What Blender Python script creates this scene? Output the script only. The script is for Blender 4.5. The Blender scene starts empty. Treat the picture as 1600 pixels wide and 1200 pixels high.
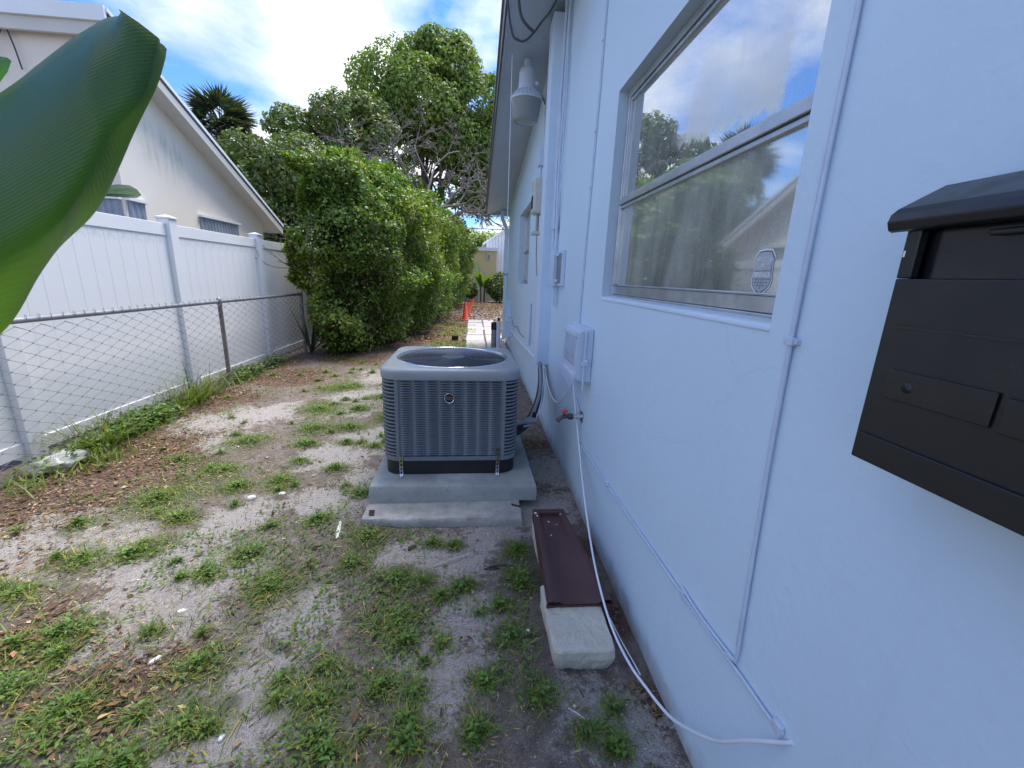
import bpy, math, random
import numpy as np
from mathutils import Matrix, Vector
R = math.radians
rng = np.random.default_rng(7)
random.seed(7)
scn = bpy.context.scene
col = scn.collection

# ------------------------------------------------------------------ camera
cam_d = bpy.data.cameras.new('camera')
cam = bpy.data.objects.new('camera', cam_d)
col.objects.link(cam)
cam_d.sensor_width = 36.0
cam_d.lens = 14.625
cam_d.clip_start = 0.03
cam_d.clip_end = 2000
cam.matrix_world = Matrix(((0.99599, -0.01502, -0.08816, 0.0),
                           (-0.08165, 0.24940, -0.96495, 0.0),
                           (0.03648, 0.96828, 0.24718, 1.45),
                           (0, 0, 0, 1)))
scn.camera = cam

# ------------------------------------------------------------------ sky and sun
SUN_EL, SUN_AZ = R(68), R(40)          # azimuth measured from +Y towards +X
world = bpy.data.worlds.new('World')
scn.world = world
world.use_nodes = True
wn, wl = world.node_tree.nodes, world.node_tree.links
wn.clear()
w_out = wn.new('ShaderNodeOutputWorld')
w_bg = wn.new('ShaderNodeBackground')
w_bg.inputs['Strength'].default_value = 0.11
sky = wn.new('ShaderNodeTexSky')
sky.sky_type = 'NISHITA'
sky.sun_disc = False
sky.sun_elevation = SUN_EL
sky.sun_rotation = SUN_AZ
sky.air_density = 1.3
sky.dust_density = 0.6
tc = wn.new('ShaderNodeTexCoord')
sep = wn.new('ShaderNodeSeparateXYZ')
wl.new(tc.outputs['Generated'], sep.inputs[0])
def wmath(op, a, b=None):
    n = wn.new('ShaderNodeMath'); n.operation = op
    for i, s in enumerate((a, b)):
        if s is None: continue
        if isinstance(s, (int, float)): n.inputs[i].default_value = s
        else: wl.new(s, n.inputs[i])
    return n.outputs[0]
zz = wmath('ADD', wmath('MAXIMUM', sep.outputs['Z'], 0.0), 0.28)
cmb = wn.new('ShaderNodeCombineXYZ')
wl.new(wmath('DIVIDE', sep.outputs['X'], zz), cmb.inputs[0])
wl.new(wmath('DIVIDE', sep.outputs['Y'], zz), cmb.inputs[1])
cmb.inputs[2].default_value = 71.9
cn = wn.new('ShaderNodeTexNoise')
cn.inputs['Scale'].default_value = 1.25
cn.inputs['Detail'].default_value = 9
cn.inputs['Roughness'].default_value = 0.56
cn.inputs['Distortion'].default_value = 0.35
wl.new(cmb.outputs[0], cn.inputs['Vector'])
cr = wn.new('ShaderNodeValToRGB')
cr.color_ramp.elements[0].position = 0.43
cr.color_ramp.elements[1].position = 0.60
wl.new(cn.outputs['Fac'], cr.inputs[0])
cn2 = wn.new('ShaderNodeTexNoise')
cn2.inputs['Scale'].default_value = 2.6
cn2.inputs['Detail'].default_value = 7
wl.new(cmb.outputs[0], cn2.inputs['Vector'])
cr2 = wn.new('ShaderNodeValToRGB')
cr2.color_ramp.elements[0].position = 0.30
cr2.color_ramp.elements[0].color = (2.6, 2.95, 3.6, 1)
cr2.color_ramp.elements[1].position = 0.62
cr2.color_ramp.elements[1].color = (5.2, 5.25, 5.4, 1)
wl.new(cn2.outputs['Fac'], cr2.inputs[0])
mixw = wn.new('ShaderNodeMixRGB')
wl.new(cr.outputs[0], mixw.inputs[0])
gain = wn.new('ShaderNodeMixRGB'); gain.blend_type = 'MULTIPLY'; gain.inputs[0].default_value = 1.0
gain.inputs[2].default_value = (.27, .46, .80, 1)          # one even gain over the whole clear sky
wl.new(sky.outputs[0], gain.inputs[1])
wl.new(gain.outputs[0], mixw.inputs[1])
wl.new(cr2.outputs[0], mixw.inputs[2])
wl.new(mixw.outputs[0], w_bg.inputs['Color'])
wl.new(w_bg.outputs[0], w_out.inputs['Surface'])

sun_d = bpy.data.lights.new('sun', 'SUN')
sun_d.energy = 2.1
sun_d.angle = R(32)
sun_d.color = (1.0, 0.95, 0.88)
sun = bpy.data.objects.new('sun', sun_d)
col.objects.link(sun)
sdir = Vector((math.sin(SUN_AZ) * math.cos(SUN_EL), math.cos(SUN_AZ) * math.cos(SUN_EL), math.sin(SUN_EL)))
sun.rotation_euler = sdir.to_track_quat('Z', 'Y').to_euler()
sun.location = (6, 6, 12)

scn.view_settings.view_transform = 'Standard'
scn.view_settings.look = 'None'
scn.view_settings.exposure = 1.55
scn.view_settings.gamma = 1.0
scn.view_settings.use_curve_mapping = False
scn.cycles.use_denoising = True
scn.cycles.max_bounces = 7
scn.cycles.transparent_max_bounces = 6
scn.cycles.caustics_reflective = False
scn.cycles.caustics_refractive = False

# ------------------------------------------------------------------ helpers
def tag(o, label=None, cat=None, group=None, kind=None):
    if label: o['label'] = label
    if cat: o['category'] = cat
    if group: o['group'] = group
    if kind: o['kind'] = kind
    return o

def thing(name, label, cat, loc=(0, 0, 0), rz=0.0, group=None):
    o = bpy.data.objects.new(name, None)
    o.empty_display_size = 0.1
    col.objects.link(o)
    o.location = loc
    o.rotation_euler = (0, 0, rz)
    return tag(o, label, cat, group)

def link(name, me, mat=None, parent=None, loc=(0, 0, 0), bevel=0.0, segs=2):
    o = bpy.data.objects.new(name, me)
    col.objects.link(o)
    if mat is not None and len(me.materials) == 0: me.materials.append(mat)
    if parent is not None: o.parent = parent
    o.location = loc
    if bevel:
        m = o.modifiers.new('bevel', 'BEVEL')
        m.width = bevel; m.segments = segs; m.limit_method = 'ANGLE'; m.angle_limit = R(35)
    return o

def unit(v):
    v = np.asarray(v, float)
    return v / (np.linalg.norm(v, axis=-1, keepdims=True) + 1e-9)

class MB:
    """collects vertices and faces of one mesh"""
    def __init__(s): s.v = []; s.f = []
    def add(s, vs, fs):
        b = len(s.v); s.v += [tuple(map(float, p)) for p in vs]; s.f += [tuple(b + i for i in f) for f in fs]
        return s
    def box(s, x0, x1, y0, y1, z0, z1):
        vs = [(x, y, z) for z in (z0, z1) for y in (y0, y1) for x in (x0, x1)]
        return s.add(vs, [(0, 2, 3, 1), (4, 5, 7, 6), (0, 1, 5, 4), (2, 6, 7, 3), (0, 4, 6, 2), (1, 3, 7, 5)])
    def hexa(s, v8):
        return s.add(v8, [(0, 2, 3, 1), (4, 5, 7, 6), (0, 1, 5, 4), (2, 6, 7, 3), (0, 4, 6, 2), (1, 3, 7, 5)])
    def quad(s, a, b, c, d): return s.add([a, b, c, d], [(0, 1, 2, 3)])
    def tube(s, pts, r, n=8, cap=True):
        pts = np.asarray(pts, float); k = len(pts)
        rs = np.full(k, r) if np.isscalar(r) else np.asarray(r, float)
        t = unit(np.gradient(pts, axis=0))
        up = np.array([0, 0, 1.0]) if abs(t[0][2]) < .9 else np.array([1.0, 0, 0])
        vs = []; u = None
        for i in range(k):
            if u is None: u = unit(np.cross(t[i], up))
            else: u = unit(u - t[i] * np.dot(u, t[i]))
            w = np.cross(t[i], u)
            for j in range(n):
                a = 2 * math.pi * j / n
                vs.append(pts[i] + rs[i] * (u * math.cos(a) + w * math.sin(a)))
        fs = []
        for i in range(k - 1):
            for j in range(n):
                a = i * n + j; b = i * n + (j + 1) % n
                fs.append((a, b, b + n, a + n))
        if cap: fs += [tuple(range(n - 1, -1, -1)), tuple(range((k - 1) * n, k * n))]
        return s.add(vs, fs)
    def lathe(s, prof, c=(0, 0, 0), n=24, axis='z', capb=False, capt=False):
        vs = []
        for r, h in prof:
            for j in range(n):
                a = 2 * math.pi * j / n
                p = (r * math.cos(a), r * math.sin(a), h)
                if axis == 'x': p = (p[2], p[0], p[1])
                if axis == 'y': p = (p[0], p[2], p[1])
                vs.append((p[0] + c[0], p[1] + c[1], p[2] + c[2]))
        fs = []
        for i in range(len(prof) - 1):
            for j in range(n):
                a = i * n + j; b = i * n + (j + 1) % n
                fs.append((a, b, b + n, a + n))
        if capb: fs.append(tuple(range(n - 1, -1, -1)))
        if capt: fs.append(tuple(range((len(prof) - 1) * n, len(prof) * n)))
        return s.add(vs, fs)
    def loops(s, rings, closed=True):
        n = len(rings[0]); vs = [p for r in rings for p in r]; fs = []
        for i in range(len(rings) - 1):
            for j in range(n if closed else n - 1):
                a = i * n + j; b = i * n + (j + 1) % n
                fs.append((a, b, b + n, a + n))
        return s.add(vs, fs)
    def mesh(s, name, smooth=False):
        me = bpy.data.meshes.new(name)
        me.from_pydata(s.v, [], s.f)
        if smooth: me.polygons.foreach_set('use_smooth', [True] * len(me.polygons))
        me.update()
        return me
    def build(s, name, mat, parent=None, smooth=False, loc=(0, 0, 0), bevel=0.0, segs=2):
        me = s.mesh(name, smooth)
        o = link(name, me, mat, parent, loc, bevel, segs)
        if smooth and hasattr(me, 'set_sharp_from_angle'): me.set_sharp_from_angle(angle=R(50))
        return o

def np_mesh(name, V, F, mats, tint=None, smooth=False):
    """fast mesh from arrays; F is n x k"""
    V = np.asarray(V, np.float32); F = np.asarray(F, np.int32)
    n, k = F.shape
    me = bpy.data.meshes.new(name)
    me.vertices.add(len(V)); me.vertices.foreach_set('co', V.ravel())
    me.loops.add(n * k); me.loops.foreach_set('vertex_index', F.ravel())
    me.polygons.add(n)
    me.polygons.foreach_set('loop_start', np.arange(0, n * k, k, dtype=np.int32))
    try: me.polygons.foreach_set('loop_total', np.full(n, k, np.int32))
    except Exception: pass
    if smooth: me.polygons.foreach_set('use_smooth', np.ones(n, bool))
    me.update(calc_edges=True)
    if tint is not None:
        a = me.attributes.new('tint', 'FLOAT_COLOR', 'POINT')
        c = np.ones((len(V), 4), np.float32); tint = np.asarray(tint)
        c[:, :tint.shape[1]] = tint
        a.data.foreach_set('color', c.ravel())
    for m in (mats if isinstance(mats, (list, tuple)) else [mats]): me.materials.append(m)
    return me

def leaf_arrays(C, D, N, L, W, fold=0.25, rnd=None):
    """leaf-shaped pairs of triangles: base, side, tip, side"""
    D = unit(D); S = unit(np.cross(D, N)); N = np.cross(S, D)
    L = np.asarray(L)[:, None]; W = np.asarray(W)[:, None]
    a = C; b = C + D * L * .45 + S * W + N * W * fold; c = C + D * L; d = C + D * L * .45 - S * W + N * W * fold
    n = len(C)
    V = np.stack([a, b, c, d], 1).reshape(-1, 3)
    i = np.arange(n)[:, None] * 4
    F = np.concatenate([i + np.array([0, 1, 2]), i + np.array([0, 2, 3])], 0)
    return V, F

def blade_arrays(P, H, W, lean, az, droop=0.6):
    """bent three-segment grass blades"""
    n = len(P)
    d = np.stack([np.cos(az), np.sin(az), np.zeros(n)], 1)
    s = np.stack([-np.sin(az), np.cos(az), np.zeros(n)], 1)
    rows = []
    for t in (0, .4, .75):
        off = d * (H * lean * (t + droop * t * t))[:, None]
        z = np.zeros((n, 3)); z[:, 2] = H * (t - .35 * droop * lean * t * t)
        w = s * (W * (1 - .6 * t))[:, None]
        c = P + off + z
        rows += [c - w, c + w]
    t = 1.0
    z = np.zeros((n, 3)); z[:, 2] = H * (t - .45 * droop * lean)
    rows.append(P + d * (H * lean * (t + droop))[:, None] + z)
    V = np.stack(rows, 1).reshape(-1, 3)
    i = np.arange(n)[:, None] * 7
    F = np.concatenate([i + np.array(q) for q in ([0, 1, 3], [0, 3, 2], [2, 3, 5], [2, 5, 4], [4, 5, 6])], 0)
    return V, F

def hash2(ix, iy, seed):
    h = (ix.astype(np.int64) * 374761393 + iy.astype(np.int64) * 668265263 + seed * 974711) & 0x7fffffff
    h = ((h ^ (h >> 13)) * 1274126177) & 0x7fffffff
    return ((h ^ (h >> 16)) & 0xffff) / 65535.0

def vnoise(x, y, seed=0):
    x = np.asarray(x, float); y = np.asarray(y, float)
    ix = np.floor(x).astype(np.int64); iy = np.floor(y).astype(np.int64)
    fx = x - ix; fy = y - iy
    fx = fx * fx * (3 - 2 * fx); fy = fy * fy * (3 - 2 * fy)
    a = hash2(ix, iy, seed); b = hash2(ix + 1, iy, seed); c = hash2(ix, iy + 1, seed); d = hash2(ix + 1, iy + 1, seed)
    return (a * (1 - fx) + b * fx) * (1 - fy) + (c * (1 - fx) + d * fx) * fy

def fbm(x, y, seed=0, octv=4):
    s = 0; a = .5; t = 0
    for o in range(octv):
        s = s + a * vnoise(x * 2 ** o, y * 2 ** o, seed + o * 17); t += a; a *= .5
    return s / t

def curve_pts(ctrl, n=24):
    """Catmull-Rom through the control points"""
    c = np.asarray(ctrl, float)
    c = np.vstack([2 * c[0] - c[1], c, 2 * c[-1] - c[-2]])
    out = []
    segs = len(c) - 3
    per = max(2, n // segs)
    for i in range(segs):
        p0, p1, p2, p3 = c[i:i + 4]
        for t in np.linspace(0, 1, per, endpoint=(i == segs - 1)):
            out.append(.5 * ((2 * p1) + (-p0 + p2) * t + (2 * p0 - 5 * p1 + 4 * p2 - p3) * t * t + (-p0 + 3 * p1 - 3 * p2 + p3) * t ** 3))
    return np.array(out)

# ------------------------------------------------------------------ materials
class NT:
    def __init__(s, name):
        s.m = bpy.data.materials.new(name); s.m.use_nodes = True
        s.n = s.m.node_tree.nodes; s.l = s.m.node_tree.links
        s.b = s.n['Principled BSDF']; s.out = s.n['Material Output']
        s.tc = s.n.new('ShaderNodeTexCoord')
    def noise(s, scale, detail=5, rough=.55, vec=None, dist=0.0, stretch=None):
        n = s.n.new('ShaderNodeTexNoise')
        n.inputs['Scale'].default_value = scale; n.inputs['Detail'].default_value = detail
        n.inputs['Roughness'].default_value = rough; n.inputs['Distortion'].default_value = dist
        src = vec or s.tc.outputs['Object']
        if stretch:
            mp = s.n.new('ShaderNodeMapping'); mp.inputs['Scale'].default_value = stretch
            s.l.new(src, mp.inputs[0]); src = mp.outputs[0]
        s.l.new(src, n.inputs['Vector'])
        return n.outputs['Fac']
    def ramp(s, fac, stops):
        r = s.n.new('ShaderNodeValToRGB')
        el = r.color_ramp.elements
        while len(el) < len(stops): el.new(.5)
        for e, (p, c) in zip(el, stops):
            e.position = p; e.color = tuple(c) + (1,) if hasattr(c, '__len__') else (c, c, c, 1)
        s.l.new(fac, r.inputs[0])
        return r.outputs[0]
    def mix(s, fac, a, b, mode='MIX'):
        m = s.n.new('ShaderNodeMixRGB'); m.blend_type = mode
        for i, q in enumerate((fac, a, b)):
            if isinstance(q, (int, float)): m.inputs[i].default_value = q if i == 0 else (q, q, q, 1)
            elif isinstance(q, tuple): m.inputs[i].default_value = q + (1,)
            else: s.l.new(q, m.inputs[i])
        return m.outputs[0]
    def math(s, op, a, b=0.0):
        m = s.n.new('ShaderNodeMath'); m.operation = op
        for i, q in enumerate((a, b)):
            if isinstance(q, (int, float)): m.inputs[i].default_value = q
            else: s.l.new(q, m.inputs[i])
        return m.outputs[0]
    def bump(s, h, strength=.3, dist=.01):
        b = s.n.new('ShaderNodeBump'); b.inputs['Strength'].default_value = strength; b.inputs['Distance'].default_value = dist
        s.l.new(h, b.inputs['Height']); s.l.new(b.outputs[0], s.b.inputs['Normal'])
    def set(s, k, v):
        if isinstance(v, (int, float)): s.b.inputs[k].default_value = v
        elif isinstance(v, tuple): s.b.inputs[k].default_value = v + (1,)
        else: s.l.new(v, s.b.inputs[k])
        return s

def paint(name, c, rough=.5, var=.12, scale=3.0, metal=0.0, bump=0.0, bscale=120, bdist=.002, dirt=None, spec=.5):
    t = NT(name)
    n = t.noise(scale, 6)
    lo = tuple(x * (1 - var) for x in c); hi = tuple(min(1, x * (1 + var * .6)) for x in c)
    cc = t.ramp(n, [(.3, lo), (.7, hi)])
    if dirt:
        d = t.noise(dirt[1], 8, .7)
        cc = t.mix(t.ramp(d, [(dirt[2], 0.0), (dirt[2] + .14, 1.0)]), cc, dirt[0])
    t.set('Base Color', cc); t.set('Roughness', t.ramp(t.noise(scale * 4, 4), [(.3, max(0, rough - .08)), (.7, min(1, rough + .08))]))
    t.set('Metallic', metal); t.set('Specular IOR Level', spec)
    if bump: t.bump(t.noise(bscale, 4), bump, bdist)
    return t.m

def tinted(name, c, rough=.5, transl=.35, spec=.4):
    """foliage: colour varied per leaf by the tint attribute, with light passing through"""
    t = NT(name)
    a = t.n.new('ShaderNodeAttribute'); a.attribute_name = 'tint'
    cc = t.mix(1.0, c, a.outputs['Color'], 'MULTIPLY')
    t.set('Base Color', cc); t.set('Roughness', rough); t.set('Specular IOR Level', spec)
    tr = t.n.new('ShaderNodeBsdfTranslucent')
    t.l.new(t.mix(1.0, cc, (1.25, 1.35, .55), 'MULTIPLY'), tr.inputs['Color'])
    mx = t.n.new('ShaderNodeMixShader'); mx.inputs[0].default_value = transl
    t.l.new(t.b.outputs[0], mx.inputs[1]); t.l.new(tr.outputs[0], mx.inputs[2])
    t.l.new(mx.outputs[0], t.out.inputs['Surface'])
    return t.m

M = {}
def stucco(name, c, coarse=.35, wear=None):
    t = NT(name)
    big = t.noise(.8, 5)
    cc = t.ramp(big, [(.3, tuple(x * .95 for x in c)), (.7, tuple(min(1, x * 1.03) for x in c))])
    fine = t.noise(34, 3, .5); f2 = t.noise(95, 5, .6); f3 = t.noise(7, 3)
    if wear:
        sp = t.noise(2.2, 8, .7, stretch=(1, 3.0, .5))
        cc = t.mix(t.ramp(sp, [(.58, 0.0), (.72, .8)]), cc, wear)
    t.set('Base Color', cc); t.set('Roughness', .55); t.set('Specular IOR Level', .35)
    h = t.math('ADD', t.math('MULTIPLY', t.ramp(fine, [(.45, 0.0), (.7, 1.0)]), .8), t.math('ADD', t.math('MULTIPLY', f2, .5), t.math('MULTIPLY', f3, 1.2)))
    t.bump(h, coarse, .006)
    return t.m
M['wall'] = stucco('house_paint', (.605, .75, .88), .15)
nt = M['wall'].node_tree; t = NT.__new__(NT); t.m = M['wall']; t.n = nt.nodes; t.l = nt.links; t.b = t.n['Principled BSDF']; t.tc = [q for q in t.n if q.type == 'TEX_COORD'][0]
base_in = t.b.inputs['Base Color'].links[0].from_socket
sp = t.n.new('ShaderNodeSeparateXYZ'); t.l.new(t.tc.outputs['Object'], sp.inputs[0])
spl = t.math('SUBTRACT', t.math('MULTIPLY', t.noise(9, 8, .7), .24), t.math('ADD', sp.outputs['Z'], .0))       # soil splashed up the foot of the wall
cc = t.mix(t.math('MULTIPLY', t.ramp(spl, [(.02, 0.0), (.14, 1.0)]), .75), base_in, (.30, .27, .25))
strk = t.noise(3.2, 8, .72, stretch=(1, 4.0, .35))
cc = t.mix(t.ramp(strk, [(.60, 0.0), (.78, .30)]), cc, (.44, .50, .56))
crk = t.n.new('ShaderNodeTexVoronoi'); crk.feature = 'DISTANCE_TO_EDGE'; crk.inputs['Scale'].default_value = 1.3
wv = t.n.new('ShaderNodeMixRGB'); wv.inputs[0].default_value = .12; t.l.new(t.tc.outputs['Object'], wv.inputs[1])
nz_ = t.n.new('ShaderNodeTexNoise'); nz_.inputs['Scale'].default_value = 4; nz_.inputs['Detail'].default_value = 6; t.l.new(t.tc.outputs['Object'], nz_.inputs['Vector']); t.l.new(nz_.outputs['Color'], wv.inputs[2]); t.l.new(wv.outputs[0], crk.inputs['Vector'])
ck = t.math('MULTIPLY', t.ramp(crk.outputs['Distance'], [(.0, 1.0), (.0035, 0.0)]), t.ramp(t.noise(1.1, 3), [(.56, 0.0), (.68, .14)]))
cc = t.mix(ck, cc, (.33, .38, .45))
t.l.new(cc, t.b.inputs['Base Color'])
M['trim'] = paint('white_trim', (.63, .76, .90), .5, .06, 2, bump=.12, bscale=60)
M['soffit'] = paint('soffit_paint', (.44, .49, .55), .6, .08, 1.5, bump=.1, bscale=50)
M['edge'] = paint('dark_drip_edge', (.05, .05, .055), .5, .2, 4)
M['roof'] = paint('roof_felt', (.25, .25, .26), .8, .2, 6, bump=.4, bscale=90)
M['alu'] = paint('window_aluminium', (.58, .60, .62), .38, .18, 9, metal=.75, dirt=((.5, .52, .54), 30, .6))
M['cream'] = stucco('cream_stucco', (.80, .73, .62), .2)
M['nb_soffit'] = paint('neighbour_soffit', (.62, .60, .55), .6, .08, 2)
M['nb_fascia'] = paint('neighbour_fascia', (.80, .84, .84), .45, .06, 2)
M['shutter'] = paint('grey_shutter', (.30, .34, .39), .5, .2, 7)
M['vinyl'] = paint('white_vinyl', (.80, .81, .81), .62, .04, 1.5, spec=.25, dirt=((.56, .58, .53), 2.2, .58))
M['galv'] = paint('galvanised_steel', (.30, .31, .33), .5, .25, 12, metal=.55)
M['post'] = paint('weathered_post', (.20, .18, .15), .7, .3, 14, bump=.3)
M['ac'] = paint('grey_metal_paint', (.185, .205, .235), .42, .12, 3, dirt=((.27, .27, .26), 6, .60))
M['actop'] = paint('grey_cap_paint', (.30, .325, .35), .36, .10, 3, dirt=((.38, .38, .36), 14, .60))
M['black'] = paint('black_plastic', (.012, .013, .016), .45, .2, 8)
M['dark'] = paint('dark_interior', (.010, .011, .014), .8, .2, 8)
M['grille'] = paint('grille_wire', (.075, .09, .115), .35, .1, 8)
M['concrete'] = paint('pad_concrete', (.37, .385, .375), .85, .22, 7, bump=.5, bscale=140, bdist=.004, dirt=((.21, .225, .225), 60, .56))
M['concrete2'] = paint('old_concrete', (.40, .385, .36), .9, .3, 10, bump=.7, bscale=90, bdist=.006, dirt=((.21, .20, .19), 45, .56))
M['walk'] = paint('walk_concrete', (.52, .48, .45), .9, .15, 3, bump=.5, bscale=60, bdist=.005, dirt=((.30, .26, .23), 4, .6))
M['splash'] = paint('brown_plastic', (.082, .034, .031), .55, .18, 6, bump=.25, bscale=160, dirt=((.11, .07, .065), 22, .66))
M['lime'] = paint('limestone', (.56, .53, .45), .9, .16, 8, bump=.8, bscale=35, bdist=.012, dirt=((.36, .34, .29), 12, .6))
M['mail'] = paint('black_mailbox', (.009, .0105, .014), .34, .2, 5, bump=.05, bscale=220)
M['mail2'] = paint('mailbox_insert', (.006, .007, .010), .22, .2, 5)
M['cable'] = paint('white_cable', (.74, .79, .88), .45, .06, 9)
M['wirepaint'] = paint('painted_wire', (.55, .64, .78), .5, .1, 12)
M['darkwire'] = paint('dark_wire', (.05, .055, .065), .5, .2, 12)
M['insul'] = paint('black_insulation', (.03, .034, .042), .7, .3, 14, bump=.4)
M['pvc'] = paint('grey_pvc', (.22, .25, .29), .45, .12, 12)
M['box'] = paint('grey_box', (.58, .67, .80), .5, .07, 4)
M['creambox'] = paint('cream_box', (.55, .55, .50), .5, .1, 9)
M['brass'] = paint('old_brass', (.10, .09, .09), .45, .4, 25, metal=.6)
M['red'] = paint('red_handle', (.55, .06, .04), .5, .25, 20)
M['orange'] = paint('orange_cone', (.80, .09, .03), .5, .1, 8)
M['chrome'] = paint('chrome', (.7, .7, .72), .2, .05, 9, metal=1.0)
M['lampmetal'] = paint('lamp_paint', (.62, .69, .78), .45, .06, 9)
M['yellow'] = stucco('yellow_stucco', (.62, .48, .26), .3)
M['siding'] = paint('white_siding', (.72, .75, .80), .5, .06, 1)
M['bark'] = paint('bark', (.13, .10, .08), .9, .35, 9, bump=.7, bscale=30, bdist=.02)
M['greybark'] = paint('grey_twigs', (.20, .175, .16), .9, .35, 5)
M['rust'] = paint('rust_stain', (.05, .028, .024), .9, .3, 20)
M['whitebit'] = paint('white_bit', (.75, .74, .70), .7, .1, 9)
M['leaf_big'] = tinted('tree_leaf_green', (.165, .24, .062), .45, .4)
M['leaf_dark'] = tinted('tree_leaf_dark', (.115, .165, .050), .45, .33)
M['leaf_hedge'] = tinted('hedge_leaf', (.150, .235, .044), .38, .34, .5)
M['leaf_palm'] = tinted('palm_leaf', (.060, .085, .050), .5, .25)
M['grass'] = tinted('grass_blade', (.17, .235, .06), .5, .35)
M['weed'] = tinted('weed_leaf', (.13, .225, .05), .45, .35)
M['straw'] = tinted('dry_straw', (.44, .33, .21), .8, .15, .2)
M['litter'] = tinted('leaf_litter', (.20, .125, .08), .85, .1, .2)
M['shell'] = tinted('shell_bits', (.62, .60, .56), .8, .0, .3)

# lens of the lamp
t = NT('frosted_lens'); t.set('Base Color', (.62, .66, .68)); t.set('Roughness', .25); t.set('Transmission Weight', .6); t.set('IOR', 1.3); M['lens'] = t.m

# clear polythene bag
t = NT('clear_polythene'); t.set('Base Color', (.75, .76, .76)); t.set('Roughness', .2); t.set('Alpha', .38); M['poly'] = t.m

# window glass: reflecting film with dried condensation and dust
def glass(name, stained):
    t = NT(name)
    obj = t.tc.outputs['Object']
    gl = t.n.new('ShaderNodeBsdfGlossy'); gl.inputs['Roughness'].default_value = .012 if stained else .045
    gl.inputs['Color'].default_value = (.86, .90, .92, 1)
    t.set('Base Color', (.035, .045, .045)); t.set('Roughness', .4)
    mx = t.n.new('ShaderNodeMixShader'); mx.inputs[0].default_value = .62
    t.l.new(t.b.outputs[0], mx.inputs[1]); t.l.new(gl.outputs[0], mx.inputs[2])
    film = t.n.new('ShaderNodeBsdfDiffuse'); film.inputs['Color'].default_value = (.82, .82, .76, 1)
    d1 = t.noise(260, 3, .6); d2 = t.noise(5, 6, .6, stretch=(1, 1, .35))
    sp = t.n.new('ShaderNodeSeparateXYZ'); t.l.new(obj, sp.inputs[0])
    dust = t.math('MULTIPLY', t.ramp(d1, [(.34, .30), (.72, .54)]), t.ramp(d2, [(.30, .30), (.66, .95)]))
    if stained:
        # milky dried patch with a ragged lower and right edge
        e1 = t.math('ADD', sp.outputs['Z'], t.math('MULTIPLY', t.noise(22, 6, .7), .14))
        e2 = t.math('ADD', sp.outputs['Y'], t.math('MULTIPLY', t.noise(16, 6, .7), .10))
        slope = t.math('ADD', e1, t.math('MULTIPLY', sp.outputs['Y'], -.12))
        m1 = t.ramp(t.math('MULTIPLY', t.math('SUBTRACT', slope, -.10), 30.0), [(.0, 0.0), (1.0, 1.0)])
        m2 = t.ramp(t.math('MULTIPLY', t.math('SUBTRACT', e2, -.46), 30.0), [(.0, 0.0), (1.0, 1.0)])
        m3 = t.ramp(t.math('ADD', t.math('MULTIPLY', sp.outputs['Z'], -2.2), t.math('MULTIPLY', t.noise(6, 5, .6, stretch=(1, 1, .3)), .9)), [(.15, 0.0), (.75, 1.0)])
        m4 = t.ramp(t.math('MULTIPLY', t.math('SUBTRACT', .18, sp.outputs['Y']), 6.0), [(.0, 0.0), (1.0, 1.0)])
        patch = t.math('MULTIPLY', t.math('MULTIPLY', t.math('MULTIPLY', m1, m2), m3), m4)
        dust = t.math('MAXIMUM', t.math('MULTIPLY', dust, .55), t.math('MULTIPLY', patch, .85))
    mx2 = t.n.new('ShaderNodeMixShader')
    t.l.new(dust, mx2.inputs[0]); t.l.new(mx.outputs[0], mx2.inputs[1]); t.l.new(film.outputs[0], mx2.inputs[2])
    t.l.new(mx2.outputs[0], t.out.inputs['Surface'])
    return t.m
M['glass_up'] = glass('glass_with_dried_condensation', True)
M['glass_low'] = glass('dusty_glass', False)

# neighbour wall with mildew streaks
t = NT('mildewed_cream_stucco')
n1 = t.noise(.9, 5); cc = t.ramp(n1, [(.3, (.80, .73, .60)), (.7, (.86, .79, .66))])
sp = t.n.new('ShaderNodeSeparateXYZ'); t.l.new(t.tc.outputs['Object'], sp.inputs[0])
st = t.noise(7, 7, .65, stretch=(1, 2.6, .35))
def near(v, c, w): return t.ramp(t.math('ABSOLUTE', t.math('MULTIPLY', t.math('SUBTRACT', v, c), 1.0 / w)), [(.35, 1.0), (1.0, 0.0)])
zone = t.math('MULTIPLY', near(sp.outputs['Y'], 7.05, .75), near(t.math('ADD', sp.outputs['Z'], t.math('MULTIPLY', sp.outputs['Y'], .25)), 4.75, .42))
cc = t.mix(t.math('MULTIPLY', t.math('MULTIPLY', zone, t.ramp(st, [(.46, 0.0), (.66, 1.0)])), .5), cc, (.40, .39, .27))
t.set('Base Color', cc); t.set('Roughness', .8); t.bump(t.noise(60, 4), .2, .004)
M['nb_wall'] = t.m

# ground: sand, dark soil, bark mulch, thin moss, steered by painted masks broken up with noise
t = NT('yard_soil')
a = t.n.new('ShaderNodeAttribute'); a.attribute_name = 'tint'
sc_ = t.n.new('ShaderNodeSeparateColor'); t.l.new(a.outputs['Color'], sc_.inputs[0])
n_big = t.noise(2.2, 8, .62); n_mid = t.noise(13, 8, .68); n_fine = t.noise(75, 7, .72); n_grit = t.noise(260, 4, .7)
soil = t.ramp(n_mid, [(.25, (.105, .084, .072)), (.5, (.225, .188, .165)), (.75, (.35, .302, .27))])
sandc = t.ramp(n_fine, [(.28, (.29, .262, .244)), (.5, (.43, .393, .37)), (.72, (.56, .52, .49))])
mulc = t.ramp(n_fine, [(.28, (.055, .032, .026)), (.5, (.15, .092, .072)), (.72, (.28, .19, .14))])
mosc = t.ramp(n_fine, [(.3, (.05, .065, .025)), (.7, (.13, .15, .06))])
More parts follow.
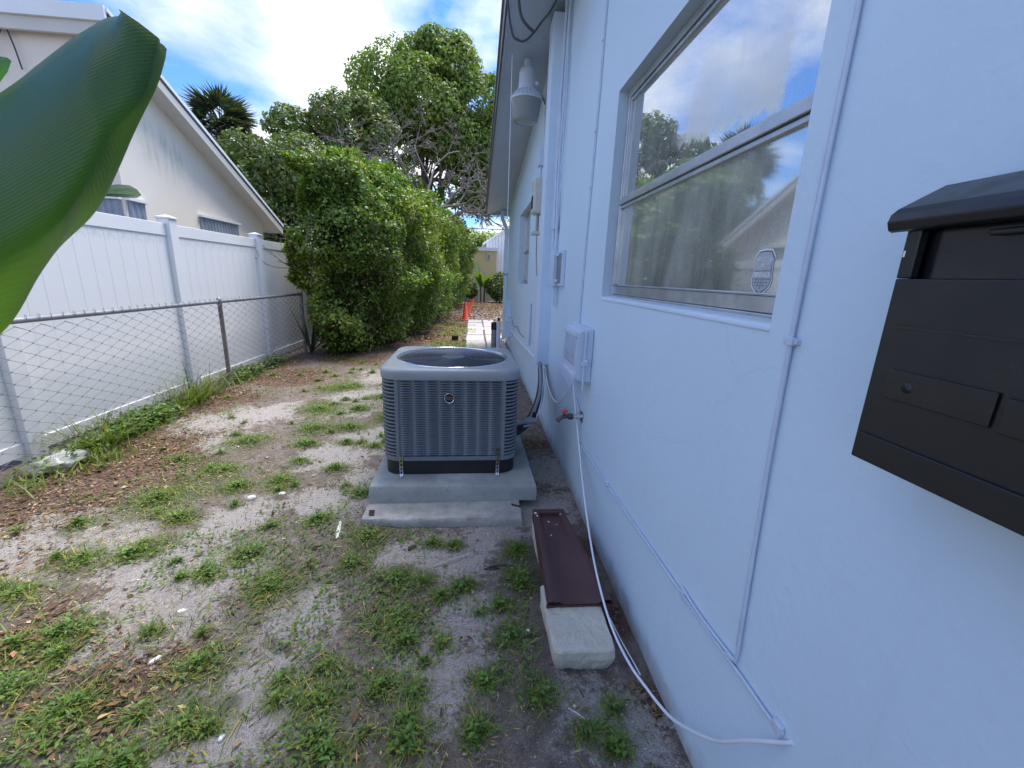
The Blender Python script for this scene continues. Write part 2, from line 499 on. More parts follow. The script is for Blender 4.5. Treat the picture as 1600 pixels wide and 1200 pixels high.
def mask(ch, lo, hi):
    v = t.math('ADD', ch, t.math('MULTIPLY', t.math('SUBTRACT', n_mid, .5), 1.9))
    v = t.math('ADD', v, t.math('MULTIPLY', t.math('SUBTRACT', n_fine, .5), 1.3))
    return t.ramp(v, [(lo, 0.0), (hi, 1.0)])
cc = t.mix(mask(sc_.outputs['Blue'], .38, .62), soil, mulc)
cc = t.mix(mask(sc_.outputs['Red'], .40, .66), cc, sandc)
cc = t.mix(t.math('MULTIPLY', mask(sc_.outputs['Green'], .48, .85), .75), cc, mosc)
cc = t.mix(t.ramp(n_grit, [(.38, .75), (.50, 0.0)]), cc, (.06, .048, .042))
cc = t.mix(t.ramp(n_grit, [(.62, 0.0), (.70, .7)]), cc, (.55, .53, .51))
t.set('Base Color', cc); t.set('Roughness', .95); t.set('Specular IOR Level', .15)
t.bump(t.math('ADD', t.math('MULTIPLY', n_fine, 1.0), t.math('ADD', t.math('MULTIPLY', n_mid, 1.4), t.math('MULTIPLY', n_grit, .35))), .75, .02)
M['ground'] = t.m

# ================================================================== GROUND
CLUMPS = [(-1.63, 1.51, .14), (-1.72, 2.01, .14), (-1.99, 2.56, .25), (-1.15, 1.97, .12), (-.95, 1.73, .15), (-1.61, 2.72, .13), (-1.02, 1.34, .10),
          (-.52, 1.18, .12), (-.92, 1.11, .11), (-.32, 1.21, .09), (-.32, 1.52, .13), (-.59, 2.12, .10), (-.37, 1.77, .09), (-.24, 1.75, .07),
          (.25, 1.97, .11), (.24, 1.75, .11), (.17, 1.40, .12), (.25, 1.15, .10), (-1.43, 3.45, .14), (-1.66, 4.42, .27), (-1.19, 3.85, .20),
          (-.91, 2.28, .12), (-1.36, 2.81, .16), (-2.01, 1.73, .12), (-1.02, 1.01, .09), (-1.73, 2.34, .11), (-1.93, 1.95, .14), (-1.26, 1.83, .08),
          (-1.93, 3.52, .20), (-1.35, 3.13, .11), (-1.26, 4.44, .15), (-1.83, 2.97, .13), (-.12, 1.38, .06), (.12, 1.57, .08), (-1.60, 1.27, .15),
          (-1.35, 1.17, .18), (-.53, 2.24, .06), (-1.1, 4.9, .22), (-1.7, 5.3, .3), (-.9, 4.2, .16), (-1.5, 3.8, .2), (-.62, 1.9, .08), (-.05, 1.7, .07),
          (-.75, 2.6, .10), (-.85, 3.4, .12), (-1.05, 3.0, .10), (-2.25, 3.15, .12), (.05, 1.2, .1), (-.2, 1.02, .1), (-1.3, 1.5, .08), (-.1, 2.02, .06)]
_r = np.random.default_rng(77)
for _ in range(170):
    _x, _y = _r.uniform(-2.9, .5), .85 + _r.random() ** 1.6 * 6.5
    if _x < -2.3 and _r.random() < .6: continue
    if not (-.72 < _x < .42 and 2.15 < _y < 3.8) and not (_x > .26 and 1.15 < _y < 2.25): CLUMPS.append((_x, _y, _r.uniform(.025, .075)))
SAND = [(-1.41, 1.63, .24), (-2.02, 2.22, .31), (-1.40, 2.33, .19), (-1.60, 1.98, .18), (-.72, 1.15, .24), (-.80, 1.08, .15), (-.68, 1.24, .19),
        (-1.25, 1.92, .19), (-.80, 2.71, .22), (-1.10, 3.25, .23), (-2.52, 4.0, .30), (-2.21, 4.2, .31), (-2.05, 4.41, .23), (-1.39, 4.93, .33),
        (-2.14, 3.52, .20), (-2.28, 2.11, .32), (-.13, 1.93, .19), (.49, 1.05, .17), (-.40, 1.94, .11), (-.71, 1.57, .14), (-.02, 1.54, .13),
        (-1.40, 4.43, .22), (-.11, 1.24, .18), (-.95, 2.55, .2), (.1, 2.1, .16), (.45, 2.4, .2), (.55, 3.0, .2), (-.8, 3.6, .3), (-1.0, 6.0, .5), (-.3, 5.5, .6), (.3, 8, .6), (1.2, 15.5, 1.2), (.2, 18, 1.6)]
MULCH = [(-2.47, 2.42, .52), (-2.61, 3.14, .47), (-2.5, 3.52, .42), (-3.02, 4.86, .45), (-2.58, 5.83, .5), (-3.21, 6.64, .46), (-2.22, 1.96, .25),
         (-1.48, 1.47, .23), (-1.23, 1.3, .21), (-1.7, 1.48, .21), (-2.13, 7.28, .47), (-3.0, 4.0, .5), (-2.9, 2.2, .4), (-1.7, 8.6, .6), (-1.4, 10, .7), (-1.2, 12, .9), (-1.1, 15, 1.2), (-.8, 18, 1.6), (.2, 21, 2.2), (-2, 22, 3), (.62, 1.5, .09), (.64, 1.1, .08), (.63, 2.0, .08), (.55, 3.5, .12)]
def blobs(x, y, L, soft=1.0):
    m = np.zeros_like(x)
    for bx, by, r in L:
        d = np.sqrt((x - bx) ** 2 + ((y - by) * 1.0) ** 2) / (r * 1.15)
        m = np.maximum(m, np.clip(1.25 - d * .75, 0, 1))
    return m
def height(x, y):
    h = (fbm(x * 1.3, y * 1.3, 3, 3) - .5) * .05 + (fbm(x * 6, y * 6, 9, 3) - .5) * .022
    near_ = np.exp(-((x + .15) ** 2 + (y - 2.7) ** 2) / 1.2)
    h = h * (1 - .6 * near_) + .012 * blobs(x, y, CLUMPS)
    return h - .008
def axis(*segs):
    out = []
    for a_, b_, st_ in segs: out += list(np.arange(a_, b_, st_))
    return np.array(out)
gx = axis((-160, -40, 20), (-40, -12, 4), (-12, -4, .6), (-4, -3.4, .1), (-3.4, .75, .022), (.75, 2, .25), (2, 12, 2), (12, 161, 20))
gy = axis((-60, -10, 10), (-10, 0, 1), (0, .6, .1), (.6, 4.0, .022), (4.0, 9, .05), (9, 20, .25), (20, 40, 1), (40, 240, 20))
GX, GY = np.meshgrid(gx, gy)
X_, Y_ = GX.ravel(), GY.ravel()
Zg = height(X_, Y_)
far_ = (X_ < -4) | (X_ > 1.6) | (Y_ > 30) | (Y_ < -1)
Zg[far_] = -.01
fineR = fbm(X_ * 3, Y_ * 3, 21, 4)
sandm = np.clip(blobs(X_, Y_, SAND) * 1.0 + (fineR - .5) * .9, 0, 1)
mulm = np.clip(blobs(X_, Y_, MULCH) + (fbm(X_ * 2.5, Y_ * 2.5, 31, 4) - .5) * .9, 0, 1)
grm = np.clip(blobs(X_, Y_, CLUMPS) * .9 + (fbm(X_ * 2.2, Y_ * 2.2, 41, 4) - .46) * 1.2, 0, 1)
nx = len(gx); ny = len(gy)
ii = (np.arange(ny - 1)[:, None] * nx + np.arange(nx - 1)[None, :]).ravel()
Fg = np.stack([ii, ii + 1, ii + nx + 1, ii + nx], 1)
gme = np_mesh('ground', np.stack([X_, Y_, Zg], 1), Fg, M['ground'], np.stack([sandm, grm, mulm], 1), True)
tag(link('ground', gme), 'sandy yard with bare soil, mulch and patchy grass', None, None, 'structure')

def hz(x, y): return height(np.asarray(x, float), np.asarray(y, float))

# ================================================================== OUR HOUSE
WX = .69
house = thing('white_house', 'pale blue-white stucco house wall along the right side of the yard', 'house', (0, 0, 0))
def soff_in(y): return 3.52 - .112 * (y - 4.5)
def soff_out(y): return 3.37 - .112 * (y - 4.5)
YE = 9.65
wins = [(.93, 2.31, 1.37, 2.365), (5.80, 7.22, 1.36, 2.43)]
yb = sorted({-3.0, YE} | {w[0] for w in wins} | {w[1] for w in wins})
w = MB()
ys = [-3.0, .93, 2.31, 5.80, 7.22, YE]
for y0, y1 in zip(ys[:-1], ys[1:]):
    win = [q for q in wins if abs(q[0] - y0) < 1e-6]
    top0, top1 = soff_in(y0) + .1, soff_in(y1) + .1
    if win:
        z0, z1 = win[0][2], win[0][3]
        w.quad((WX, y1, -.3), (WX, y0, -.3), (WX, y0, z0), (WX, y1, z0))
        w.quad((WX, y1, z1), (WX, y0, z1), (WX, y0, top0), (WX, y1, top1))
    else:
        # strips so that neighbouring edges meet
        zs = sorted({-.3} | {q[2] for q in wins if q[1] == y0 or q[0] == y1} | {q[3] for q in wins if q[1] == y0 or q[0] == y1})
        for a_, b_ in zip(zs[:-1], zs[1:]): w.quad((WX, y1, a_), (WX, y0, a_), (WX, y0, b_), (WX, y1, b_))
        w.quad((WX, y1, zs[-1]), (WX, y0, zs[-1]), (WX, y0, top0), (WX, y1, top1))
w.quad((WX, YE, -.3), (8, YE, -.3), (8, YE, 3.05), (WX, YE, 3.05))
w.quad((WX, -3, -.3), (8, -3, -.3), (8, -3, 4.4), (WX, -3, 4.4))
for (y0, y1, z0, z1), d in zip(wins, (.06, .10)):
    xi = WX + d
    w.quad((WX, y1, z0), (WX, y1, z1), (xi, y1, z1), (xi, y1, z0))
    w.quad((WX, y0, z1), (WX, y0, z0), (xi, y0, z0), (xi, y0, z1))
    w.quad((WX, y0, z1), (WX, y1, z1), (xi, y1, z1), (xi, y0, z1))
w.build('wall', M['wall'], house)
# sloped sills, as painted concrete
for (y0, y1, z0, z1), d in zip(wins, (.06, .10)):
    MB().hexa([(WX - .004, y0 - .003, z0 - .022), (WX + d, y0 - .003, z0 - .022), (WX - .004, y1 + .003, z0 - .022), (WX + d, y1 + .003, z0 - .022),
               (WX - .004, y0 - .003, z0 - .006), (WX + d, y0 - .003, z0 + .006), (WX - .004, y1 + .003, z0 - .006), (WX + d, y1 + .003, z0 + .006)]).build('window_sill', M['trim'], house, bevel=.005)

def window(y0, y1, z0, z1, d, railz, lowrail, name_glass=('glass_up', 'glass_low')):
    xf = WX + d
    f = MB(); fw = .028
    f.box(xf - .012, xf + .05, y0 + .001, y0 + fw, z0, z1 - .001).box(xf - .012, xf + .05, y1 - fw, y1 - .001, z0, z1 - .001)
    f.box(xf - .012, xf + .05, y0 + fw, y1 - fw, z1 - .032, z1 - .001).box(xf - .012, xf + .05, y0 + fw, y1 - fw, z0 + .003, z0 + .014)
    wn_ = f.build('window', M['alu'], house, bevel=.003)
    tk = MB()
    tk.box(xf - .004, xf + .03, y0 + fw, y0 + fw + .012, railz, z1 - .032).box(xf - .004, xf + .03, y1 - fw - .012, y1 - fw, railz, z1 - .032)
    tk.box(xf - .004, xf + .03, y0 + fw + .012, y1 - fw - .012, z1 - .050, z1 - .036)
    tk.build('upper_sash', M['alu'], wn_, bevel=.002)
    r_ = MB()
    r_.box(xf - .018, xf + .03, y0 + fw, y1 - fw, railz - .012, railz + .012).box(xf - .010, xf + .03, y0 + fw, y1 - fw, railz + .014, railz + .026).box(xf - .008, xf + .03, y0 + fw, y1 - fw, railz - .030, railz - .015)
    r_.build('meeting_rail', M['alu'], wn_, bevel=.002)
    lo = MB()
    lo.box(xf - .010, xf + .03, y0 + fw, y1 - fw, z0 + .016, z0 + lowrail).box(xf - .016, xf + .03, y0 + fw, y1 - fw, z0 + lowrail + .002, z0 + lowrail + .008)
    lo.box(xf - .008, xf + .03, y0 + fw, y0 + fw + .014, z0 + lowrail + .01, railz - .031).box(xf - .008, xf + .03, y1 - fw - .014, y1 - fw, z0 + lowrail + .01, railz - .031)
    lo.build('lower_sash', M['alu'], wn_, bevel=.002)
    # the two panes, each with its own thickness; origins at their centres
    for nm, za, zb, mt in (('pane', railz + .026, z1 - .050, name_glass[0]), ('pane', z0 + lowrail + .008, railz - .030, name_glass[1])):
        hy = (y1 - y0) / 2 - fw - .004; hz_ = (zb - za) / 2
        p = MB().box(-.003, .003, -hy, hy, -hz_, hz_).build(nm, M[mt], wn_)
        p.location = (xf + .008, (y0 + y1) / 2, (za + zb) / 2)
    return wn_
window(*wins[0], .06, 1.848, .058)
window(*wins[1], .10, 1.86, .05, ('glass_low', 'glass_low'))

# boxed chase that carries the refrigerant lines down the wall
MB().box(.58, WX + .01, 3.87, 4.07, .655, 3.5).build('wall_chase', M['trim'], house, bevel=.004)
# roof, soffit, fascia
YN = -3.0
def slab(x0, x1, zf0, zf1, th, y0=YN, y1=YE + .12):
    return [(x0, y0, zf0(y0)), (x1, y0, zf1(y0)), (x0, y1, zf0(y1)), (x1, y1, zf1(y1)),
            (x0, y0, zf0(y0) + th), (x1, y0, zf1(y0) + th), (x0, y1, zf0(y1) + th), (x1, y1, zf1(y1) + th)]
XO = .20
yj = [YN, 0.2, 2.6, 5.0, 7.4, 9.1, YE + .12]
for a_, b_ in zip(yj[:-1], yj[1:]):
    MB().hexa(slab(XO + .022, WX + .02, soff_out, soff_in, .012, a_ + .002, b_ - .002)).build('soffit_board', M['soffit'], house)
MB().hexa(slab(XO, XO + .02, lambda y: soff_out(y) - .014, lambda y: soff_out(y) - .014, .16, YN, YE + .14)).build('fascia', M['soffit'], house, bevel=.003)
MB().hexa(slab(XO - .014, XO - .002, lambda y: soff_out(y) - .02, lambda y: soff_out(y) - .02, .185, YN, YE + .15)).build('drip_edge', M['edge'], house)
MB().hexa(slab(XO - .03, 8, lambda y: soff_out(y) + .168, lambda y: soff_out(y) + 1.2, .06, YN, YE + .17)).build('roof', M['roof'], house)
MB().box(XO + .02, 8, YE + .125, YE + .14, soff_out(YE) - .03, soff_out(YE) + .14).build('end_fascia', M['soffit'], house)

# ------------------------------------------------------------------ things on the wall
def cable(name, label, cat, ctrl, r, mat, n=40, sides=8, group=None):
    o = MB().tube(curve_pts(ctrl, n), r, sides).build(name, mat, None, True)
    return tag(o, label, cat, group)

XC = WX - .008
# painted cable pair dropping from the roof between window and mailbox
cd = thing('wall_conduit', 'painted cable pair running straight down the wall between window and mailbox', 'conduit', (XC, .84, .5))
def rel(p, o): return [(a[0] - o[0], a[1] - o[1], a[2] - o[2]) for a in p]
o0 = (XC, .84, .5)
MB().tube(curve_pts(rel([(XC, .849, 3.85), (XC, .850, 2.6), (XC, .847, 1.9), (XC - .001, .846, 1.62), (XC, .845, 1.34), (XC - .001, .838, 1.1), (XC, .829, .86), (XC, .816, .62), (XC, .812, .53), (XC, .822, .505), (XC, .85, .497)], o0), 60), .0046, 8).build('conduit_tube', M['wirepaint'], cd, True)
MB().tube(curve_pts(rel([(XC + .003, .858, 3.85), (XC + .003, .860, 2.6), (XC + .003, .856, 1.9), (XC + .003, .858, 1.62), (XC + .003, .853, 1.34), (XC + .003, .849, 1.1), (XC + .003, .837, .86), (XC + .003, .8265, .62), (XC + .003, .822, .55)], o0), 50), .0032, 6).build('thin_cable', M['wirepaint'], cd, True)
for z in (1.339, 2.5):
    MB().box(-.004, .010, -.014, .026, z - .506, z - .494).box(-.009, .002, -.008, .010, z - .509, z - .491).build('clip', M['wirepaint'], cd, bevel=.002)
# horizontal painted cable low on the wall
hb = thing('low_wall_cable', 'painted cable run low along the wall from spigot to wall hole', 'cable', (XC, 1.5, .45))
o1 = (XC, 1.5, .45)
MB().tube(curve_pts(rel([(XC, 2.56, .47), (XC, 2.53, .43), (XC, 2.40, .428), (XC, 2.1, .436), (XC, 1.7, .447), (XC, 1.4, .46), (XC, 1.05, .474), (XC, .80, .492), (XC, .69, .496), (XC, .64, .505)], o1), 60), .0044, 8).build('cable_run', M['wirepaint'], hb, True)
MB().tube(curve_pts(rel([(XC, 1.10, .492), (XC - .002, 1.0, .491), (XC, .9, .497), (XC, .812, .508)], o1), 24), .0042, 8).build('spare_cable', M['wirepaint'], hb, True)
for y_, z_ in ((1.09, .475), (.655, .503), (1.9, .441)):
    MB().box(-.006, .008, y_ - 1.5 - .012, y_ - 1.5 + .012, z_ - .45 - .014, z_ - .45 + .012).build('clip', M['wirepaint'], hb, bevel=.003)
# slack white cable that droops to the ground
cable('slack_cable', 'bright white cable drooping from the wall box down to the soil and back', 'cable',
      [(.64, 2.60, .87), (.645, 2.58, .74), (.665, 2.444, .45), (.614, 2.061, .30), (.574, 1.706, .19), (.552, 1.454, .152), (.564, 1.311, .10), (.591, 1.195, .07), (.616, 1.107, .07), (.632, 1.019, .09), (.644, .941, .13), (.655, .80, .26), (.665, .70, .40), (.692, .62, .505)], .0050, M['cable'], 90, 8)
cable('short_cable', 'short thin white cable lying on the soil beside the drooping cable', 'cable', [(.60, 1.46, .03), (.615, 1.36, .018), (.632, 1.25, .016), (.637, 1.2, .018)], .0028, M['cable'], 20, 6)

# thin conduit above the network box
tc_ = thing('thin_conduit', 'thin painted conduit dropping from the eave to the ribbed wall box', 'conduit', (XC, 2.7, 1.2))
MB().tube(rel(curve_pts([(XC, 2.66, 3.7), (XC, 2.665, 2.9), (XC, 2.68, 2.35), (XC, 2.72, 1.7), (XC, 2.74, 1.17)], 30), (XC, 2.7, 1.2)), .0050, 8).build('conduit_tube', M['wirepaint'], tc_, True)
MB().tube(rel(curve_pts([(XC + .003, 2.651, 3.7), (XC + .003, 2.656, 2.9), (XC + .003, 2.671, 2.35), (XC + .003, 2.71, 1.7), (XC + .003, 2.73, 1.17)], 30), (XC, 2.7, 1.2)), .004, 6).build('thin_cable', M['wirepaint'], tc_, True)
for y_, z_ in ((2.685, 2.30), (2.67, 2.75), (2.735, 1.45), (2.70, 2.0)):
    MB().box(-.008, .008, y_ - 2.7 - .015, y_ - 2.7 + .012, z_ - 1.2 - .006, z_ - 1.2 + .006).build('clip', M['wirepaint'], tc_, bevel=.002)

# network interface box
nb = thing('network_box', 'grey ribbed telephone box mounted on the wall above the spigot', 'utility box', (WX, 2.58, .86))
y0, y1 = -.19, .19
bp = MB()
bp.box(-.045, -.001, y0 - .012, y1 + .012, -.005, .315).build('back_plate', M['box'], nb, bevel=.006)
prof = [(-.046, .0), (-.075, .004), (-.092, .05), (-.098, .15), (-.092, .25), (-.078, .296), (-.046, .305)]
cv = MB().loops([[(x, yy, z) for yy in (y0, y1)] for x, z in prof], False)
for yy, s_ in ((y0, 1), (y1, -1)):
    b = len(cv.v); cv.v += [(x, yy, z) for x, z in prof]; cv.f.append(tuple(range(b, b + len(prof)))[::s_])
cv.build('cover', M['box'], nb, bevel=.003)
for k in range(9):
    yy = y0 + .06 + k * .034
    MB().loops([[(x, q, z) for q in (yy - .006, yy + .006)] for x, z in [(-.088, .06), (-.1005, .10), (-.1025, .15), (-.1005, .20), (-.093, .245)]], False).build('rib', M['box'], nb)
MB().box(-.108, -.080, y0 + .02, y1 - .04, .262, .290).build('cover_tab', M['box'], nb, bevel=.004)
MB().box(-.104, -.075, y0 + .02, y1 - .04, .006, .040).build('cover_tab', M['box'], nb, bevel=.004)
MB().tube([(-.048, y0 - .016, -.05), (-.048, y0 - .016, .30)], .0085, 8).build('side_cable', M['wirepaint'], nb, True)
MB().box(-.066, -.028, y0 - .034, y0 - .008, .10, .125).lathe([(.010, -.03), (.010, .0)], (-.04, y0 - .012, .13), 10, 'y', True, True).build('latch', M['box'], nb, bevel=.003)

cable('looped_cable', 'white cable looping from the wall chase to the telephone box', 'cable', [(.655, 3.86, .64), (.655, 3.7, .56), (.64, 3.35, .50), (.63, 3.0, .54), (.635, 2.75, .68), (.64, 2.62, .80), (.645, 2.58, .87)], .006, M['cable'], 50)
cable('thin_wall_cable', 'thin white cable stapled diagonally along the wall behind the spigot', 'cable', [(XC, 3.55, .80), (XC, 3.2, .76), (XC, 2.85, .70), (XC, 2.62, .66), (XC, 2.54, .60)], .0045, M['wirepaint'], 30)

# hose spigot
hs = thing('hose_spigot', 'old brass garden spigot with red handle on the wall', 'spigot', (WX, 2.5, .60))
MB().box(-.006, -.001, -.032, .032, -.035, .035).build('wall_plate', M['chrome'], hs, bevel=.002)
MB().lathe([(.013, -.075), (.013, -.004)], (0, 0, 0), 12, 'x', True, True).lathe([(.018, -.034), (.018, -.022)], (0, 0, 0), 6, 'x', True, True).build('pipe', M['chrome'], hs, True)
MB().lathe([(.019, -.092), (.021, -.084), (.021, -.066), (.018, -.060)], (0, 0, .0), 6, 'x', True, True).tube([(-.085, 0, 0), (-.115, 0, 0), (-.135, 0, -.006), (-.152, 0, -.022), (-.160, 0, -.035)], [.013, .014, .014, .013, .014], 10).build('spout', M['brass'], hs, True)
MB().tube([(-.120, 0, .010), (-.118, 0, .028)], .006, 8).build('valve_stem', M['brass'], hs, True)
MB().lathe([(.006, .026), (.020, .028), (.024, .034), (.020, .040), (.006, .042)], (-.118, 0, 0), 10, 'z', True, True).build('handle', M['red'], hs, True)

# cable bundle by the chase with a junction box and a flat box, loose ends below
bu = thing('cable_bundle', 'bundle of painted cables hanging down beside the wall chase', 'cables', (.66, 3.72, 1.3))
ob = (.66, 3.72, 1.3)
for dx, dy, r_, s_ in ((-.01, 0, .012, 0), (.004, -.045, .010, .8), (-.004, .035, .008, 1.9), (.008, -.085, .006, 3.0)):
    p = [(.66 + dx, 3.74 + dy + .032 * math.sin(z * 3.1 + s_) + .01 * math.sin(z * 8 + 2 * s_), z) for z in np.linspace(3.66, 1.66, 22)]
    MB().tube(rel(p, ob), r_, 7).build('cable', M['wirepaint'], bu, True)
for k in range(5):
    p = curve_pts([(.665 - .004 * k, 3.55 + .02 * k, 1.42), (.66, 3.54 + .022 * k, 1.34), (.655, 3.55 + .012 * k, 1.29 - .012 * k), (.66, 3.56 + .02 * k, 1.22 + .015 * k)], 12)
    MB().tube(rel(p, ob), .004, 6).build('loose_end', M['wirepaint'], bu, True)
tag(MB().box(.635, WX - .001, 3.70, 3.80, 1.86, 1.965).build('junction_box', M['box'], None, bevel=.006), 'small square junction box on the wall above the flat cable box', 'junction box')
fb = thing('flat_cable_box', 'tall flat grey box with folded cover on the wall beside the chase', 'utility box', (WX, 3.5, 1.40))
MB().box(-.028, -.001, -.16, .20, 0, .275).build('back_plate', M['box'], fb, bevel=.003)
MB().box(-.062, -.030, .03, .20, -.005, .28).build('cover', M['box'], fb, bevel=.004)
MB().box(-.0295, -.0285, -.13, .028, .02, .255).build('recess', M['pvc'], fb)
for z in (.03, .235): MB().box(-.044, -.029, -.02, .02, z, z + .022).build('latch', M['cable'], fb, bevel=.003)

# cream meter socket behind the chase, with mast pipe
ms = thing('cream_switch_box', 'small cream box with pipe and dangling wire on the wall beyond the chase', 'utility box', (WX, 4.6, 2.1))
MB().box(-.13, -.001, -.11, .11, .0, .33).build('body', M['creambox'], ms, bevel=.02, segs=3)
MB().box(-.135, -.131, -.05, .06, .05, .17).build('opening', M['dark'], ms)
MB().tube([(-.06, 0, .33), (-.06, 0, .46)], .014, 8).tube([(-.03, 0, .62), (-.03, 0, 1.35)], .012, 8).build('pipe', M['wirepaint'], ms, True)
MB().box(-.09, -.002, -.06, .06, .455, .60).build('upper_box', M['box'], ms, bevel=.005)
MB().tube([(-.07, -.02, 0), (-.07, -.02, -.17)], .016, 8).build('lower_pipe', M['galv'], ms, True)
MB().box(-.12, -.002, -.05, .10, -.20, -.17).build('bracket', M['creambox'], ms, bevel=.004)
MB().tube(curve_pts([(-.07, -.02, -.19), (-.065, -.02, -.4), (-.05, -.03, -.62)], 14), [.009] * 10 + [.004] * 4 if False else .007, 6).build('wire', M['galv'], ms, True)

# dusk-to-dawn lamp
lp = thing('barn_light', 'grey dusk-to-dawn lamp with glass lens hanging under the eave', 'lamp', (.445, 4.5, 2.975))
LC = (0, 0, 0)
MB().lathe([(.020, .405), (.034, .40), (.034, .445), (.030, .46), (.012, .465)], LC, 20, capt=True).build('photo_cell', M['lampmetal'], lp, True)
MB().lathe([(.083, .20), (.083, .215), (.078, .225), (.074, .345), (.066, .375), (.045, .395), (.020, .405)], LC, 28).build('housing', M['lampmetal'], lp, True)
rb = MB().lathe([(.150, .112), (.154, .118), (.150, .128), (.085, .198), (.083, .203)], LC, 28)
for k in range(22):
    a = 2 * math.pi * k / 22; ca, sa = math.cos(a), math.sin(a)
    rb.tube([(.148 * ca, .148 * sa, .134), (.090 * ca, .090 * sa, .198)], .005, 5)
rb.build('reflector_collar', M['lampmetal'], lp, True)
MB().lathe([(.0, -.066), (.05, -.07), (.108, -.064), (.119, -.054), (.124, -.04), (.146, .112), (.140, .112), (.117, -.04), (.102, -.054), (.0, -.058)], LC, 36).build('lens', M['lens'], lp, True)
MB().lathe([(.0, .03), (.02, .03), (.028, .06), (.02, .10), (.014, .13)], LC, 14).build('bulb', M['creambox'], lp, True)
MB().tube(curve_pts([(.07, .0, .255), (.13, .12, .262), (.18, .25, .262), (.235, .40, .262)], 12), .017, 10).build('arm', M['lampmetal'], lp, True)
MB().box(.232, .244, .34, .46, .16, .36).build('wall_bracket', M['lampmetal'], lp, bevel=.004)
MB().tube(curve_pts([(.10, .04, .225), (.14, .12, .205), (.19, .24, .235), (.236, .36, .225)], 14), .006, 6).build('lamp_wire', M['darkwire'], lp, True)
MB().box(.070, .105, -.03, .01, .245, .275).build('clamp', M['cable'], lp, bevel=.004)

# service wires at the eave
cable('eave_wire', 'dark drooping wire loop at the eave, lowest of the loops', 'wire', [(.16, 3.15, 3.42), (.165, 3.17, 3.2), (.205, 3.2, 3.005), (.25, 3.2, 2.965), (.292, 3.2, 2.965), (.35, 3.24, 3.03), (.42, 3.3, 3.14), (.475, 3.4, 3.24), (.55, 3.5, 3.40)], .0075, M['darkwire'], 60, 8)
cable('eave_wire', 'dark taped wire hooked under the soffit, innermost loop', 'wire', [(.235, 3.2, 3.50), (.24, 3.2, 3.22), (.262, 3.2, 3.10), (.31, 3.2, 3.045), (.35, 3.22, 3.03)], .010, M['darkwire'], 40, 8)
cable('eave_wire', 'grey-white wire loop under the soffit running to the cable bundle', 'wire', [(.20, 3.2, 3.04), (.27, 3.2, 2.965), (.36, 3.22, 2.965), (.43, 3.28, 3.03), (.47, 3.36, 3.12), (.49, 3.42, 3.24), (.60, 3.6, 3.46)], .0055, M['galv'], 50, 8)
cable('hanging_cord', 'thin white cord hanging straight down from the eave past the lamp', 'cord', [(.285, 4.3, 3.37), (.287, 4.3, 2.8), (.288, 4.3, 2.3), (.288, 4.3, 2.02)], .0035, M['cable'], 12, 6)

# far end of the wall: downspout, boxes, pipe, filter cylinders
ds = thing('downspout', 'white downspout at the far corner of the house', 'downspout', (.66, YE - .05, 0))
MB().loops([[(x + a, y + b, z) for a, b in ((-.04, -.03), (.04, -.03), (.04, .03), (-.04, .03))] for x, y, z in [(-.12, .12, 2.86), (-.12, .12, 2.70), (-.02, .03, 2.46), (-.02, .03, .10), (-.09, .03, .04)]]).build('pipe', M['trim'], ds)
MB().box(-.066, .026, -.006, .066, 1.5, 1.53).build('strap', M['galv'], ds)
e1 = thing('electric_box', 'upper small painted electric box near the far end of the wall', 'electric box', (WX, 8.35, .70))
MB().box(-.11, -.001, -.1, .1, 0, .30).build('body', M['box'], e1, bevel=.006); MB().box(-.116, -.1105, -.08, .08, .03, .27).build('door', M['trim'], e1, bevel=.003)
e2 = thing('electric_box', 'lower small painted electric box under another near the far corner', 'electric box', (WX, 8.1, .34))
MB().box(-.12, -.001, -.12, .12, 0, .32).build('body', M['box'], e2, bevel=.006); MB().box(-.126, -.1205, -.10, .10, .03, .29).build('door', M['trim'], e2, bevel=.003)
MB().tube(curve_pts([(-.05, -.06, 0), (-.05, -.06, -.16), (-.06, -.02, -.2), (-.05, .03, -.16), (-.05, .05, 0)], 16), .012, 7).build('cable_loop', M['wirepaint'], e2, True)
cable('wall_pipe', 'white pipe running along the far wall from electric box to chase', 'pipe', [(WX - .02, 7.98, .48), (WX - .02, 7.2, .49), (WX - .02, 6, .52), (WX - .02, 4.6, .58)], .016, M['cable'], 12, 8)
cable('wavy_wire', 'thin wavy wire on the far wall below the far window', 'wire', [(WX - .006, 8.0, .68), (WX - .006, 7.5, .60), (WX - .006, 7.0, .66), (WX - .006, 6.5, .62), (WX - .006, 5.9, .63)], .006, M['galv'], 30, 6)
cable('wall_riser', 'short painted riser pipe on the wall before the chase', 'pipe', [(WX - .02, 5.2, .62), (WX - .02, 5.2, .9), (WX - .02, 5.22, 1.15)], .014, M['wirepaint'], 8, 8)
fl = thing('filter_cylinders', 'pair of grey upright filter cylinders standing by the far wall', 'water filter', (.40, 8.6, 0))
MB().lathe([(.055, -.01), (.055, .50), (.052, .52), (.03, .53)], (-.03, 0, 0), 18, capt=True).build('cylinder', M['galv'], fl, True)
MB().lathe([(.045, -.01), (.045, .56), (.04, .58), (.02, .585)], (.06, -.03, 0), 18, capt=True).build('cylinder', M['cable'], fl, True)
MB().lathe([(.059, .40), (.061, .41), (.061, .54), (.03, .56)], (-.03, 0, 0), 18, capt=True).lathe([(.02, .58), (.026, .59), (.026, .64), (.01, .65)], (.06, -.03, 0), 14, capt=True).build('head', M['black'], fl, True)

